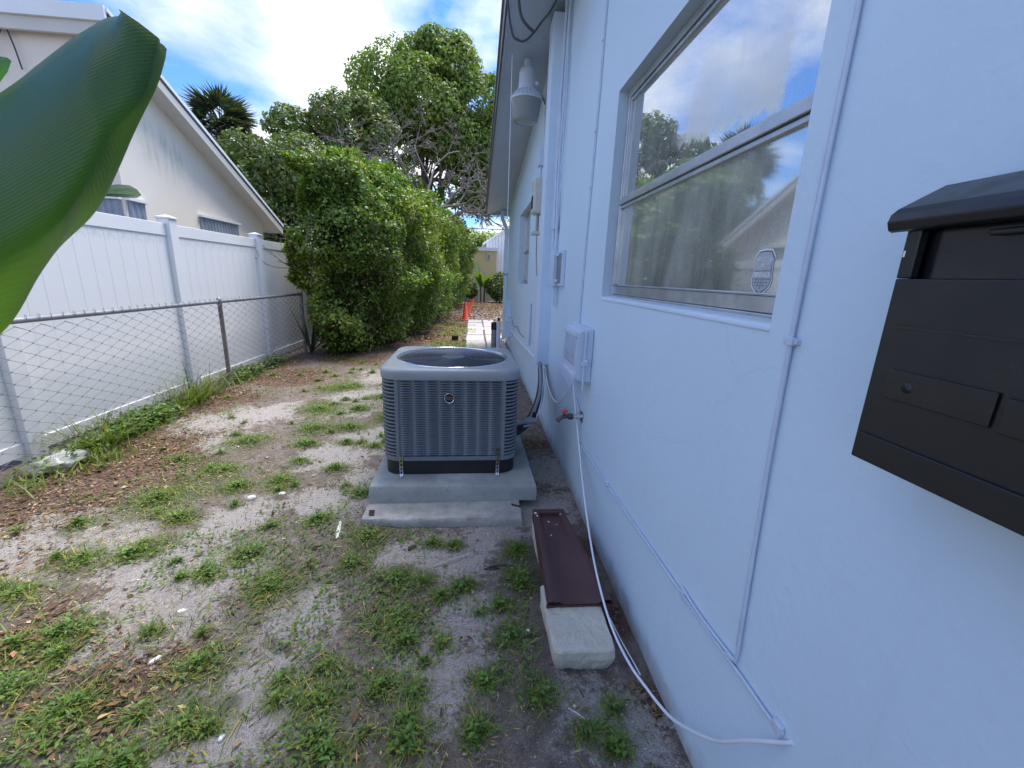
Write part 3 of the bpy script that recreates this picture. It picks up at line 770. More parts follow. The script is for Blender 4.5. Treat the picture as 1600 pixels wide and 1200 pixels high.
# ------------------------------------------------------------------ security sticker
def text_mesh(body, size, name):
    c = bpy.data.curves.new(name, 'FONT'); c.body = body; c.size = size; c.align_x = 'CENTER'; c.align_y = 'CENTER'; c.extrude = .0004
    o = bpy.data.objects.new(name, c); col.objects.link(o)
    me = bpy.data.meshes.new_from_object(o.evaluated_get(bpy.context.evaluated_depsgraph_get()))
    bpy.data.objects.remove(o)
    return me
stt = NT('sticker_grey'); stt.set('Base Color', stt.ramp(stt.noise(160, 5, .7), [(.35, (.34, .37, .41)), (.65, (.55, .58, .62))])); stt.set('Roughness', .45); M['stick1'] = stt.m
M['stick2'] = paint('sticker_white', (.85, .87, .90), .5, .12, 60)
M['stick3'] = paint('sticker_dark', (.10, .12, .16), .5, .1, 60)
XS = WX + .06 + .008 - .0032
st = thing('security_sticker', 'silver shield-shaped security sticker in the lower corner of the window', 'sticker', (XS, 1.083, 1.488))
half = [(0, .060), (.026, .058), (.043, .038), (.036, .022), (.038, .0), (.042, -.018), (.038, -.036), (.022, -.050), (0, -.060)]
def shield(k, x):
    out = [(x, -y * k, z * k) for y, z in half] + [(x, y * k, z * k) for y, z in half[-2:0:-1]]
    return out
def plate(name, k, x, mat):
    m = MB(); m.add(shield(k, x), [tuple(range(16))]); m.build(name, mat, st)
plate('border', 1.0, -.0010, M['stick2']); plate('outline', .93, -.0013, M['stick3']); plate('face', .87, -.0016, M['stick1'])
for z in (.004, -.017): MB().box(-.0022, -.0017, -.034, .034, z - .0008, z + .0008).build('bar', M['stick3'], st)
for body, size, z in (('PROTECTED', .0125, .032), ('BY', .0125, .0175), ('BRINKS', .0195, -.0065)):
    me = text_mesh(body, size, 'lettering')
    o = link('lettering', me, M['stick2'], st)
    # text faces -X: its x axis runs towards -Y
    o.matrix_local = Matrix(((0, 0, -1, -.0024), (-1, 0, 0, 0), (0, 1, 0, z), (0, 0, 0, 1)))
gridm = MB()
for k in range(-2, 3): gridm.box(-.0022, -.0017, k * .011 - .0005, k * .011 + .0005, -.043 + abs(k) * .006, -.0185)
for z in (-.026, -.034): gridm.box(-.0023, -.0018, -.030 + (-.026 - z) * .6, .030 - (-.026 - z) * .6, z - .0005, z + .0005)
gridm.build('globe_grid', M['stick3'], st)

# ------------------------------------------------------------------ mailbox
mb = thing('mailbox', 'black metal mailbox with sloped lid mounted on the wall', 'mailbox', (WX, .36, 1.21))
yA, yB = -.185, .182        # along the wall
XF = -.12                   # front face
body = MB()
body.box(XF, -.001, yA, yB, .0, .258)
body.box(XF, XF + .012, yB - .019, yB, .2585, .322).box(XF, XF + .012, yA, yA + .019, .2585, .322)
body.box(XF + .013, -.001, yB - .004, yB, .2585, .330).box(XF + .013, -.001, yA, yA + .004, .2585, .330).box(-.006, -.001, yA + .005, yB - .005, .2585, .37)
body.build('body', M['mail'], mb, bevel=.004, segs=3)
MB().box(XF + .016, XF + .020, yA + .020, yB - .020, .2587, .330).build('inner_flap', M['mail2'], mb)
MB().box(XF + .004, XF + .0155, yA + .022, yB - .09, .306, .313).build('slot_lip', M['mail'], mb, bevel=.002)
MB().box(XF - .0022, XF - .0002, yA + .02, yB - .018, .1935, .1965).build('fold_line', M['mail2'], mb)
MB().box(XF - .004, XF - .0002, yA + .004, yB - .004, .0, .040).build('lower_lip', M['mail'], mb, bevel=.003)
pw = MB(); pw.box(XF - .0035, XF - .0004, .03, yB - .028, .098, .138); pw.build('name_window', M['mail2'], mb, bevel=.001)
MB().lathe([(.0, -.006), (.006, -.005), (.007, -.0036)], (XF, .125, .118), 14, 'x').build('lock_notch', M['mail'], mb, True)
MB().box(XF - .004, XF - .0004, yA + .06, .022, .095, .135).build('name_window', M['mail2'], mb, bevel=.001)
lid = MB()
pr = [(-.001, .384), (-.062, .382), (-.122, .349), (-.131, .341), (-.134, .331), (-.130, .321), (-.123, .318), (-.121, .324), (-.124, .331), (-.118, .339), (-.060, .373), (-.001, .375)]
ly0, ly1 = yA - .020, yB + .018
lid.loops([[(x, ly0, z) for x, z in pr], [(x, ly1, z) for x, z in pr]])
for yy, s_ in ((ly0, -1), (ly1, 1)):
    b = len(lid.v); lid.v += [(x, yy, z) for x, z in pr]; lid.f.append(tuple(range(b, b + len(pr)))[::s_])
lid.build('lid', M['mail'], mb, bevel=.0015)
MB().box(XF - .0012, XF - .0003, yB - .006, yB - .003, .286, .294).build('scratch', M['chrome'], mb)

# ================================================================== AIR CONDITIONER
AR = R(1.3)
ac = thing('air_conditioner', 'grey outdoor air conditioner condenser standing on the concrete pad', 'air conditioner', (-.163, 3.02, .157), AR); ac.scale = (1.035, 1.035, 1.08)
HW = .425
def rrect(h, r, z, n=8):
    pts = []
    for cx_, cy_, a0 in ((h - r, h - r, 0), (-h + r, h - r, 90), (-h + r, -h + r, 180), (h - r, -h + r, 270)):
        for k in range(n + 1):
            a = R(a0 + 90 * k / n)
            pts.append((cx_ + r * math.cos(a), cy_ + r * math.sin(a), z))
    return pts
# base pan
bpn = MB().loops([rrect(.418, .10, z) for z in (.001, .096)]); bpn.f.append(tuple(range(35, -1, -1))[::1]); bpn.build('base_pan', M['black'], ac, True)
MB().loops([rrect(.422, .104, .092), rrect(.4285, .108, .094), rrect(.4285, .108, .120), rrect(.42, .10, .122)]).build('base_band', M['ac'], ac, True)
core = MB().loops([rrect(.398, .09, z) for z in (.09, .61)]); core.build('coil', M['dark'], ac, True)
# louvred panels on the four sides
def louver_panel(rot):
    m = MB(); x0, x1 = -.315, .315; zb, zt = .124, .602
    ncol, nrow = 8, 33
    pitch = (zt - zb) / nrow; cw = (x1 - x0) / ncol
    yf = -HW
    for c in range(ncol + 1):
        xx = x0 + c * cw
        wd = .006 if 0 < c < ncol else .014
        m.box(xx - wd / 2, xx + wd / 2, yf + .0055, yf + .010, zb, zt)
    for c in range(ncol):
        for r in range(nrow):
            za = zb + r * pitch
            xa = x0 + c * cw + .004; xb = x0 + (c + 1) * cw - .004
            us = np.array([0, .1, .3, .5, .7, .9, 1])
            arc = np.sin(us * math.pi) ** .45
            top = [(xa + (xb - xa) * u, yf + .006, za + pitch * 1.04) for u in us]
            mid = [(xa + (xb - xa) * u, yf + .005 - .010 * q, za + pitch * (.94 - .30 * (1 - q))) for u, q in zip(us, arc)]
            low = [(xa + (xb - xa) * u, yf + .005 - .015 * q, za + pitch * (.03 + .60 * q)) for u, q in zip(us, arc)]
            ins = [(xa + (xb - xa) * u, yf + .010 - .006 * q, za + pitch * (.03 + .60 * q)) for u, q in zip(us, arc)]
            m.loops([top, mid, low, ins], False)
    ca, sa = math.cos(rot), math.sin(rot)
    m.v = [(x * ca - y * sa, x * sa + y * ca, z) for x, y, z in m.v]
    tag(m.build('louver_panel', M['ac'], ac, True), 'panel of stamped louvre slats', None, None, 'stuff')
for q in (0, math.pi / 2, -math.pi / 2): louver_panel(q)
# corner posts: stacked bars round each corner, plus the upright strips beside the louvres
for k in range(4):
    rot = k * math.pi / 2; ca, sa = math.cos(rot), math.sin(rot)
    m = MB(); path = []
    r = .105; h = HW + .002
    path.append((h, -.325))
    path.append((h, -h + r))
    for a in np.linspace(0, -90, 8)[1:]: path.append((h - r + r * math.cos(R(a)), -h + r + r * math.sin(R(a))))
    path.append((.338, -h))
    inner = [(x * .972, y * .972) for x, y in path]
    for j in range(21):
        z0_ = .127 + j * .0227
        rings = [[(x, y, z0_ + .0128) for x, y in inner], [(x, y, z0_ + .0120) for x, y in path], [(x, y, z0_ + .0015) for x, y in path], [(x, y, z0_) for x, y in inner]]
        m.loops(rings, False)
    m.v = [(x * ca - y * sa, x * sa + y * ca, z) for x, y, z in m.v]
    tag(m.build('corner_louvers', M['ac'], ac, True), 'rounded corner of stacked horizontal bars', None, None, 'stuff')
    for a_, b_ in ((.319, .342), (-.342, -.319)):
        s2 = MB().box(a_, b_, -HW - .003, -HW + .015, .121, .606)
        s2.v = [(x * ca - y * sa, x * sa + y * ca, z) for x, y, z in s2.v]
        s2.build('corner_strip', M['ac'], ac, bevel=.002)
# cap with round fan opening
N4 = 36
def circ(r, z): # ordered like rrect
    base = rrect(.4, .1, 0); out = []
    for x, y, _ in base:
        a = math.atan2(y, x); out.append((r * math.cos(a), r * math.sin(a), z))
    return out
def rre(h, r, z, n=96):  # rounded square sampled evenly by angle
    out = []
    for j in range(n):
        a = 2 * math.pi * j / n; c_, s_ = abs(math.cos(a)), abs(math.sin(a))
        k_ = h / max(c_, s_); mn = min(c_, s_) * k_
        if mn > h - r:
            q = h - r; b_ = (c_ + s_) * q; k_ = b_ + math.sqrt(max(0, b_ * b_ - (2 * q * q - r * r)))
        out.append((k_ * math.cos(a), k_ * math.sin(a), z))
    return out
def cre(r, z, n=96): return [(r * math.cos(2 * math.pi * j / n), r * math.sin(2 * math.pi * j / n), z) for j in range(n)]
rings = [rre(.405, .095, .603), rre(.436, .112, .603), rre(.438, .114, .607), rre(.438, .114, .640), rre(.435, .112, .652), rre(.428, .108, .661), rre(.415, .10, .667), rre(.398, .09, .669),
         cre(.386, .666), cre(.379, .667), cre(.374, .663), cre(.371, .652), cre(.369, .56)]
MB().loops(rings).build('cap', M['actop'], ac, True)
MB().lathe([(.374, .663), (.3755, .669), (.379, .671), (.3835, .669), (.385, .6645)], (0, 0, 0), 64).build('cap_rim', M['chrome'], ac, True)
gr = MB()
def gz(r): return .652 + .016 * (1 - (r / .37) ** 2)
for k in range(19):
    r = .085 + k * .0155
    p = [(r * math.cos(a), r * math.sin(a), gz(r)) for a in np.linspace(0, 2 * math.pi, 57)]
    gr.tube(p, .0027, 5, False)
for k in range(8):
    a = k * math.pi / 4 + .2
    gr.tube([(q * math.cos(a), q * math.sin(a), gz(q) - .005) for q in np.linspace(.07, .368, 7)], .0036, 5)
tag(gr.build('fan_grille', M['grille'], ac, True), 'wire grille of concentric rings', None, None, 'stuff')
MB().lathe([(.0, .672), (.06, .671), (.085, .667), (.088, .660)], (0, 0, 0), 32).build('grille_hub', M['grille'], ac, True)
for k in range(3):
    fnb = MB(); rr = np.linspace(.05, .35, 6); aa = np.linspace(-.5, .5, 6)
    fnb.loops([[(q * math.cos(a + k * 2.094), q * math.sin(a + k * 2.094), .575 + .045 * a * (1.1 - q)) for a in aa] for q in rr], False)
    fnb.build('fan_blade', M['pvc'], ac, True)
MB().lathe([(.07, .49), (.07, .60), (.02, .62), (.0, .62)], (0, 0, 0), 20).build('fan_motor', M['black'], ac, True)
MB().lathe([(.37, .50), (.0, .495)], (0, 0, 0), 40).build('shroud_floor', M['dark'], ac)
# badge
bd = MB().lathe([(.0, -.006), (.026, -.006), (.027, -.004), (.027, .004)], (-.010, -HW - .006, .495), 28, 'y').build('badge', M['black'], ac, True)
MB().lathe([(.0265, .002), (.0272, -.007), (.0300, -.008), (.0325, -.006), (.033, .004)], (-.010, -HW - .006, .495), 28, 'y').build('badge_ring', M['chrome'], bd, True)
me = text_mesh('RUUD', .0165, 'badge_lettering')
o = link('badge_lettering', me, M['chrome'], bd); o.matrix_local = Matrix(((1, 0, 0, -.010), (0, 0, -1, -HW - .0128), (0, 1, 0, .492), (0, 0, 0, 1)))
MB().box(-.031, .011, -HW - .0135, -HW - .0122, .5015, .5035).build('badge_bar', M['chrome'], bd)
# hold-down straps of perforated steel
for xs_, zt_ in ((-.312, .135), (.300, .178)):
    m = MB(); yy = -HW - .013
    for a_, b_ in ((-.011, -.005), (.005, .011)): m.box(xs_ + a_, xs_ + b_, yy, yy + .002, .002, zt_)
    z = .002
    while z < zt_ - .01:
        m.box(xs_ - .0049, xs_ + .0049, yy, yy + .002, z, z + .010); z += .026
    m.box(xs_ - .011, xs_ + .011, yy - .03, yy - .0005, .001, .004)
    m.build('hold_down_strap', M['chrome'], ac)
for xs_ in (-.006, .33): MB().lathe([(.0, -.003), (.004, -.002), (.005, .0)], (xs_, -.4395, .622), 8, 'y').build('screw', M['galv'], ac, True)

# pad and slab under it
pd = MB(); n_ = 14
def rough_block(x0, x1, y0, y1, z0, z1, seed, amp=.006, nx=22, ny=16):
    m = MB(); rr = np.random.default_rng(seed)
    per = [(x0 + (x1 - x0) * t, y0) for t in np.linspace(0, 1, nx, endpoint=False)] + [(x1, y0 + (y1 - y0) * t) for t in np.linspace(0, 1, ny, endpoint=False)] + \
          [(x1 - (x1 - x0) * t, y1) for t in np.linspace(0, 1, nx, endpoint=False)] + [(x0, y1 - (y1 - y0) * t) for t in np.linspace(0, 1, ny, endpoint=False)]
    cx_, cy_ = (x0 + x1) / 2, (y0 + y1) / 2
    def ring(k, z, zz_): return [(cx_ + (x - cx_) * k + rr.normal() * amp * .5, cy_ + (y - cy_) * k + rr.normal() * amp * .5, z + rr.normal() * amp * zz_) for x, y in per]
    m.loops([ring(1.0, z0, .3), ring(1.0, z0 + (z1 - z0) * .5, .3), ring(.997, z1 - .012, .3), ring(.985, z1, .15)])
    b = len(m.v) - len(per); m.f.append(tuple(range(b, b + len(per))))
    m.f.append(tuple(range(len(per) - 1, -1, -1)))
    return m
o = rough_block(-.53, .53, -.66, .66, .046, .156, 3, .003).build('concrete_pad', M['concrete'], None, True); o.location = (-.137, 3.08, 0); o.rotation_euler = (0, 0, R(1.3))
tag(o, 'grey-green concrete pad directly under the air conditioner', 'concrete pad')
ps = thing('stone_slab', 'worn concrete slab lying under the front of the air conditioner pad', 'slab', (0, 0, 0))
rough_block(-.660, .300, 2.222, 3.60, -.03, .046, 5, .004).build('slab', M['concrete2'], ps, True)
MB().hexa([(-.620, 2.265, .046), (-.588, 2.262, .046), (-.632, 2.325, .046), (-.598, 2.325, .046), (-.620, 2.265, .0495), (-.588, 2.262, .0495), (-.632, 2.325, .0495), (-.598, 2.325, .0495)]).build('rust_patch', M['rust'], ps)
MB().hexa([(.245, 2.36, .045), (.295, 2.34, .043), (.240, 2.385, .045), (.295, 2.36, .043), (.245, 2.36, .050), (.295, 2.34, .048), (.240, 2.385, .050), (.295, 2.36, .048)]).build('chip', M['rust'], ps)

# refrigerant lines from unit to chase
ls = thing('refrigerant_lines', 'black insulated pipes running from the condenser up into the wall chase', 'pipes', (.45, 3.3, .2))
ol = (.45, 3.3, .2)
P1 = curve_pts([(.28, 2.86, .36), (.36, 2.96, .37), (.46, 3.15, .40), (.54, 3.4, .46), (.595, 3.65, .54), (.625, 3.88, .62), (.635, 3.95, .72)], 34)
MB().tube(rel(P1, ol), .025, 10).build('insulated_pipe', M['insul'], ls, True)
P2 = curve_pts([(.28, 2.92, .30), (.38, 3.05, .31), (.50, 3.25, .36), (.58, 3.5, .43), (.63, 3.8, .52), (.645, 3.93, .66), (.645, 3.95, .72)], 34)
MB().tube(rel(P2, ol), .020, 10).build('insulated_pipe', M['insul'], ls, True)
P3 = curve_pts([(.28, 2.80, .44), (.37, 2.87, .43), (.43, 3.0, .42), (.53, 3.3, .50), (.585, 3.6, .58), (.612, 3.85, .66), (.615, 3.93, .74)], 34)
MB().tube(rel(P3, ol), .014, 10).build('grey_conduit', M['pvc'], ls, True)
P4 = curve_pts([(.36, 2.85, .40), (.45, 2.98, .39), (.54, 3.25, .45), (.61, 3.6, .55), (.64, 3.84, .66)], 30)
MB().tube(rel(P4, ol), .006, 8).build('white_wire', M['cable'], ls, True)
MB().lathe([(.0, -.045), (.026, -.045), (.028, -.04), (.028, .02), (.022, .03), (.022, .05)], (-.05, -.42, .235), 14, 'x').build('connector', M['pvc'], ls, True)
MB().lathe([(.012, .0), (.016, .004), (.016, .04), (.008, .05)], (.0, -.33, .225), 10, 'z', True, True).build('service_valve', M['black'], ls, True)

# ================================================================== SPLASH BLOCK AND STONE
sb = thing('splash_block', 'dark brown plastic splash trough tilted on a white stone beside the wall', 'splash block', (.44, 1.8, .10))
def sbp(u, v, dz=0.0):   # u 0..1 across, v 0..1 far to near
    xl = .345 + (.315 - .345) * v; xr = .530 + (.606 - .530) * v
    return (xl + (xr - xl) * u - .44, 2.14 - .69 * v - 1.8, (.135 + (.125 - .135) * v) + dz - .10)
m = MB()
us = [0, .03, .10, .17, .24, .76, .83, .90, .97, 1]; dz = [-.05, .008, .013, .010, -.012, -.012, .010, .013, .008, -.05]
rings = []
for v in np.linspace(0, 1, 12): rings.append([sbp(u, v, d * (1 - .35 * v) if d > -.04 else d) for u, d in zip(us, dz)])
m.loops(rings, False)
m.build('trough', M['splash'], sb, True)
bk = MB(); bk.hexa([sbp(.0, -.02, -.05), sbp(1, -.02, -.05), sbp(.0, .03, -.05), sbp(1, .03, -.05), sbp(.0, -.02, .013), sbp(1, -.02, .013), sbp(.0, .03, .012), sbp(1, .03, .012)]); bk.build('back_rim', M['splash'], sb, bevel=.006)
un = MB(); un.loops([[sbp(u, v, -.05) for u in (0, .5, 1)] for v in (0, .5, 1)], False); un.hexa([sbp(0, .985, -.05), sbp(1, .985, -.05), sbp(0, 1, -.05), sbp(1, 1, -.05), sbp(0, .985, -.012), sbp(1, .985, -.012), sbp(0, 1, -.012), sbp(1, 1, -.012)]); un.build('underside', M['splash'], sb)
for u, v, s_ in ((.42, .12, .006), (.38, .30, .005), (.62, .16, .004), (.06, .05, .008), (.10, .09, .005), (.8, .07, .004)):
    p = sbp(u, v, -.013 if .2 < u < .78 else .014)
    MB().hexa([(p[0] - s_, p[1] - s_ * .6, p[2]), (p[0] + s_, p[1] - s_, p[2]), (p[0] - s_ * .7, p[1] + s_, p[2]), (p[0] + s_ * .8, p[1] + s_ * .7, p[2]),
               (p[0] - s_ * .8, p[1] - s_ * .5, p[2] + .003), (p[0] + s_ * .8, p[1] - s_ * .8, p[2] + .003), (p[0] - s_ * .6, p[1] + s_ * .8, p[2] + .003), (p[0] + s_ * .6, p[1] + s_ * .5, p[2] + .003)]).build('paint_fleck', M['whitebit'], sb)
# limestone block
def stone(name, x0, x1, y0, y1, z1, seed, mat):
    rr = np.random.default_rng(seed); m = MB(); n = 40; cx_, cy_ = (x0 + x1) / 2, (y0 + y1) / 2
    def ring(k, z, a):
        out = []
        for j in range(n):
            t_ = 2 * math.pi * j / n; c_, s_ = math.cos(t_), math.sin(t_)
            q = (abs(c_) ** 16 + abs(s_) ** 16) ** (-1 / 16)
            nn = 1 + 1.6 * a * (fbm(np.array([c_ * 2 + seed]), np.array([s_ * 2 + z * 14]), seed, 3)[0] - .5)
            out.append((cx_ + (x1 - x0) / 2 * q * c_ * k * nn, cy_ + (y1 - y0) / 2 * q * s_ * k * nn, z + rr.normal() * .0014))
        return out
    rings = [ring(.86, -.03, .10), ring(.97, z1 * .25, .12), ring(1.0, z1 * .55, .09), ring(.99, z1 * .90, .07), ring(.955, z1 * .99, .05), ring(.85, z1 * 1.0, .03), ring(.5, z1 * 1.01, .02)]
    m.loops(rings); b = len(m.v) - n; m.f.append(tuple(range(b, b + n)))
    return m.build(name, mat, None, False, bevel=.004)
tag(stone('limestone_block', .305, .555, 1.235, 1.60, .100, 4, M['lime']), 'rough white limestone block under the near end of the brown trough', 'stone')
tag(stone('limestone_block', .335, .525, 1.85, 2.12, .088, 9, M['lime']), 'pale stone mostly hidden under the far end of the brown trough', 'stone')

# ================================================================== WHITE VINYL FENCE
vf = thing('vinyl_fence', 'tall white vinyl privacy fence along the left side of the yard', 'fence', (-3.29, 3.2, 0))
FY = 3.2
post_me = None; cap_me = None
pitch_ = 1.87
posts = [FY + 0.03 + pitch_ * k for k in range(-3, 5)]
pm = MB().box(-.063, .063, -.063, .063, -.1, 1.93).mesh('fence_post'); pm.materials.append(M['vinyl'])
cm = MB(); cm.box(-.074, .074, -.074, .074, 1.931, 1.950); cm.add([(-.066, -.066, 1.9505), (.066, -.066, 1.9505), (.066, .066, 1.9505), (-.066, .066, 1.9505), (0, 0, 1.975)], [(0, 1, 4), (1, 2, 4), (2, 3, 4), (3, 0, 4)])
cme = cm.mesh('post_cap'); cme.materials.append(M['vinyl'])
plen = pitch_ - .126
rail_me = MB().box(-.022, .022, 0, plen, 0, .125).mesh('rail'); rail_me.materials.append(M['vinyl'])
lowr_me = MB().box(-.024, .024, 0, plen, 0, .10).mesh('bottom_rail'); lowr_me.materials.append(M['vinyl'])
npk = 11; pw_ = plen / npk
pk = MB().box(-.013, .0125, .0016, pw_ - .0016, .0, 1.64); pk.box(-.009, .0112, -.0015, .0015, .0, 1.64)
pk_me = pk.mesh('picket'); pk_me.materials.append(M['vinyl'])
XFN = -.07
for y in posts:
    p = link('post', pm, None, vf, (XFN, y - FY, 0), .004); link('post_cap', cme, None, p, bevel=.003)
for y in posts[:-1]:
    y_ = y + .063 - FY
    link('top_rail', rail_me, None, vf, (XFN, y_, 1.755), .004); link('bottom_rail', lowr_me, None, vf, (XFN, y_, .03), .004)
    for k in range(npk): link('picket', pk_me, None, vf, (XFN, y_ + k * pw_, .124))

# ================================================================== CHAIN-LINK FENCE
cl = thing('chain_link_fence', 'low galvanised chain-link fence in front of the white fence', 'fence', (-3.07, 3.2, 0))
CY0, CY1 = -1.2, 7.75; CZ = 1.06
MB().tube([(0, CY0 - 3.2, CZ), (0, CY1 - 3.2, CZ - .02)], .021, 12).build('top_rail', M['galv'], cl, True)
for y, mt in ((5.33, 'post'), (2.2, 'galv'), (-1.1, 'galv'), (7.72, 'galv')):
    p = MB().tube([(.01, y - 3.2, -.15), (.008, y - 3.2, CZ - .022)], .024, 12).build('post', M[mt], cl, True)
    MB().lathe([(.028, CZ - .05), (.03, CZ - .03), (.03, CZ + .005), (.022, CZ + .03), (.0, CZ + .042)], (.006, y - 3.2, 0), 14).build('post_cap', M['galv'], p, True)
wm = MB(); pit = .088; Hh = CZ - .01; zlo = .015
# two families of crimped wires, woven: each passes in front of and behind the other at every knot
def link_wire(y, s):
    k = int((Hh - zlo) / (pit / 2 * 1.04)); pts = []
    return k
cell = pit; half_ = cell / 2; vstep = half_ * .95
nrow = int((Hh - zlo) / vstep)
ncol = int((CY1 - CY0) / cell)
for c in range(ncol):
    # one zigzag wire as in real chain link: runs down, swinging half a cell to either side
    pts = []
    for r in range(nrow + 1):
        side = 1 if (r + c) % 2 else -1
        y = CY0 + c * cell + half_ + side * half_ * 1.05
        z = zlo + r * vstep
        pts.append((.004 * side + .024, y - 3.2, z + .0))
    wm.tube(pts, .0032, 4, False)
M['mesh'] = paint('dull_wire', (.14, .145, .155), .6, .2, 12, metal=.3)
tag(wm.build('wire_mesh', M['mesh'], cl), 'woven diamond wire mesh', None, None, 'stuff')
tw = MB()
for c in range(ncol):
    y = CY0 + c * cell + half_ - 3.2
    a = (c * 37 % 11 - 5) * .01
    tw.tube([(.024, y + half_, CZ - .01), (.020 + a * .1, y + half_ + .004, CZ + .020), (.012, y + half_ + .010, CZ + .026), (.0, y + half_ + .016, CZ + .018)], .0026, 4)
tag(tw.build('wire_ends', M['galv'], cl), 'twisted wire ends along the top rail', None, None, 'stuff')

# ================================================================== NEIGHBOUR HOUSE
nh = thing('cream_house', 'cream stucco neighbour house with steep sloping roof behind the white fence', 'house', (-4.5, 8, 0))
def nz(y): return 2.39 - .46 * (y - 9.69)
NX, NY0, NY1 = -4.5, 6.12, 9.69
oN = (-4.5, 8, 0)
m = MB()
m.quad((NX, NY0, 0), (NX, NY1, 0), (NX, NY1, nz(NY1) + .03), (NX, NY0, nz(NY0) + .03))
m.quad((NX, NY1, 0), (-14, NY1, 0), (-14, NY1, nz(NY1)), (NX, NY1, nz(NY1)))
m.v = rel(m.v, (0, 0, 0))
gw = m.build('gable_wall', M['nb_wall'], nh); gw.matrix_parent_inverse = Matrix.Translation((4.5, -8, 0))
m = MB(); m.quad((-14, NY0, 0), (NX, NY0, 0), (NX, NY0, nz(NY0) + .03), (-14, NY0, nz(NY0) + .03))
fw_ = m.build('front_wall', M['cream'], nh); fw_.matrix_parent_inverse = Matrix.Translation((4.5, -8, 0))
XR = -4.25; EY = 10.05; TY = 6.02
def nslab(x0, x1, y0, y1, d0, th):
    return [(x0, y0, nz(y0) + d0), (x1, y0, nz(y0) + d0), (x0, y1, nz(y1) + d0), (x1, y1, nz(y1) + d0), (x0, y0, nz(y0) + d0 + th), (x1, y0, nz(y0) + d0 + th), (x0, y1, nz(y1) + d0 + th), (x1, y1, nz(y1) + d0 + th)]
def npart(name, mbx, mat, **k):
    o = mbx.build(name, mat, nh, **k); o.matrix_parent_inverse = Matrix.Translation((4.5, -8, 0)); return o
npart('soffit', MB().hexa(nslab(-14, XR - .03, TY + .03, EY - .02, .0, .02)), M['nb_soffit'])
npart('rake_fascia', MB().hexa(nslab(XR - .028, XR, TY, EY, -.03, .12)), M['nb_soffit'])
npart('rake_edge', MB().hexa(nslab(XR - .02, XR + .018, TY - .02, EY + .02, .125, .05)), M['nb_fascia'])
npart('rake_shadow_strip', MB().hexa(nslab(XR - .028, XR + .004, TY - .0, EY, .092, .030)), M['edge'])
npart('roof', MB().hexa(nslab(-14, XR - .021, TY - .02, EY + .02, .11, .05)), M['roof'])
zt_ = nz(TY)
npart('top_fascia', MB().box(-14, XR - .03, TY - .012, TY + .028, zt_ - .10, zt_ + .05), M['nb_soffit'])
npart('top_edge', MB().box(-14, XR - .0, TY - .05, TY - .015, zt_ + .035, zt_ + .19), M['nb_fascia'])
npart('end_fascia', MB().box(-14, XR - .03, EY - .018, EY, nz(EY) - .02, nz(EY) + .10), M['nb_soffit'])
def shut(x, y0, y1, z0, z1, axis='y'):
    n = int(round((y1 - y0) / .085)); mm = MB(); d = (y1 - y0) / n; rng_ = []
    for k in range(n * 4 + 1):
        yy = y0 + (y1 - y0) * k / (n * 4); off = (.0, .018, .018, .0)[k % 4]
        rng_.append((yy, off))
    def P(yy, off, z): return (x + .012 + off, yy, z) if axis == 'y' else (yy, x - .012 - off, z)
    mm.loops([[P(yy, o_, z0) for yy, o_ in rng_], [P(yy, o_, z1) for yy, o_ in rng_]], False)
    s_ = npart('shutter', mm, M['shutter'])
    tr = MB()
    if axis == 'y':
        tr.box(x + .001, x + .06, y0 - .03, y1 + .03, z1, z1 + .035)
    else: tr.box(y0 - .03, y1 + .02, x - .06, x - .001, z1, z1 + .035)
    npart('shutter_track', tr, M['nb_fascia'])
shut(NX, 7.60, 8.72, 1.5, 2.225)
shut(NX, 6.16, 6.44, 1.5, 2.235)
shut(NY0, -5.1, -4.54, 1.5, 2.235, 'x')
cable('roof_wire', 'thin dark wire drooping down the cream wall from its roof edge, left one', 'wire', [(-5.88, 5.9, 4.9), (-5.72, 5.95, 4.5), (-5.60, 6.02, 4.25), (-5.52, 6.05, 4.1), (-5.45, 6.06, 4.0), (-5.50, 6.06, 3.9), (-5.56, 6.07, 3.75), (-5.55, 6.08, 3.55)], .008, M['darkwire'], 40, 6)
cable('roof_wire', 'thin dark wire drooping down the cream wall from its roof edge, right one', 'wire', [(-5.86, 5.9, 4.9), (-5.66, 5.95, 4.52), (-5.52, 6.02, 4.30), (-5.42, 6.05, 4.12), (-5.36, 6.07, 3.85), (-5.33, 6.08, 3.6)], .008, M['darkwire'], 40, 6)
cable('fallen_branch', 'thin bare branch poking out below the neighbour roof corner', 'branch', [(-4.6, 9.9, 2.15), (-4.3, 10.0, 2.10), (-4.05, 10.1, 2.14), (-3.9, 10.2, 2.3)], .012, M['greybark'], 16, 6)

# ================================================================== FAR YARD
wk = thing('paved_path', 'pale concrete slab path beyond the air conditioner', 'path', (.2, 9, 0)); del wk['category']; del wk['label']; wk['kind'] = 'structure'
rr = np.random.default_rng(12)
yv = 7.6
while yv < 14.0:
    ln = rr.uniform(.85, 1.15)
    for xa, xb in ((-.20, .23), (.27, .66)):
        sh = -.012 * (yv - 8)
        a = [xa + sh + rr.normal() * .012, xb + sh + rr.normal() * .012]
        j = lambda: rr.normal() * .012
        z1 = .022 + rr.normal() * .004
        MB().hexa([(a[0] + j() - .2, yv + .012 + j() - 9, -.04), (a[1] + j() - .2, yv + .012 + j() - 9, -.04), (a[0] + j() - .2, yv + ln - .012 + j() - 9, -.04), (a[1] + j() - .2, yv + ln - .012 + j() - 9, -.04),
                   (a[0] - .2, yv + .014 + j() - 9, z1), (a[1] - .2, yv + .014 + j() - 9, z1 + .003), (a[0] - .2, yv + ln - .014 + j() - 9, z1), (a[1] - .2, yv + ln - .014 + j() - 9, z1 - .003)]).build('paving_slab', M['walk'], wk, bevel=.006)
    yv += ln

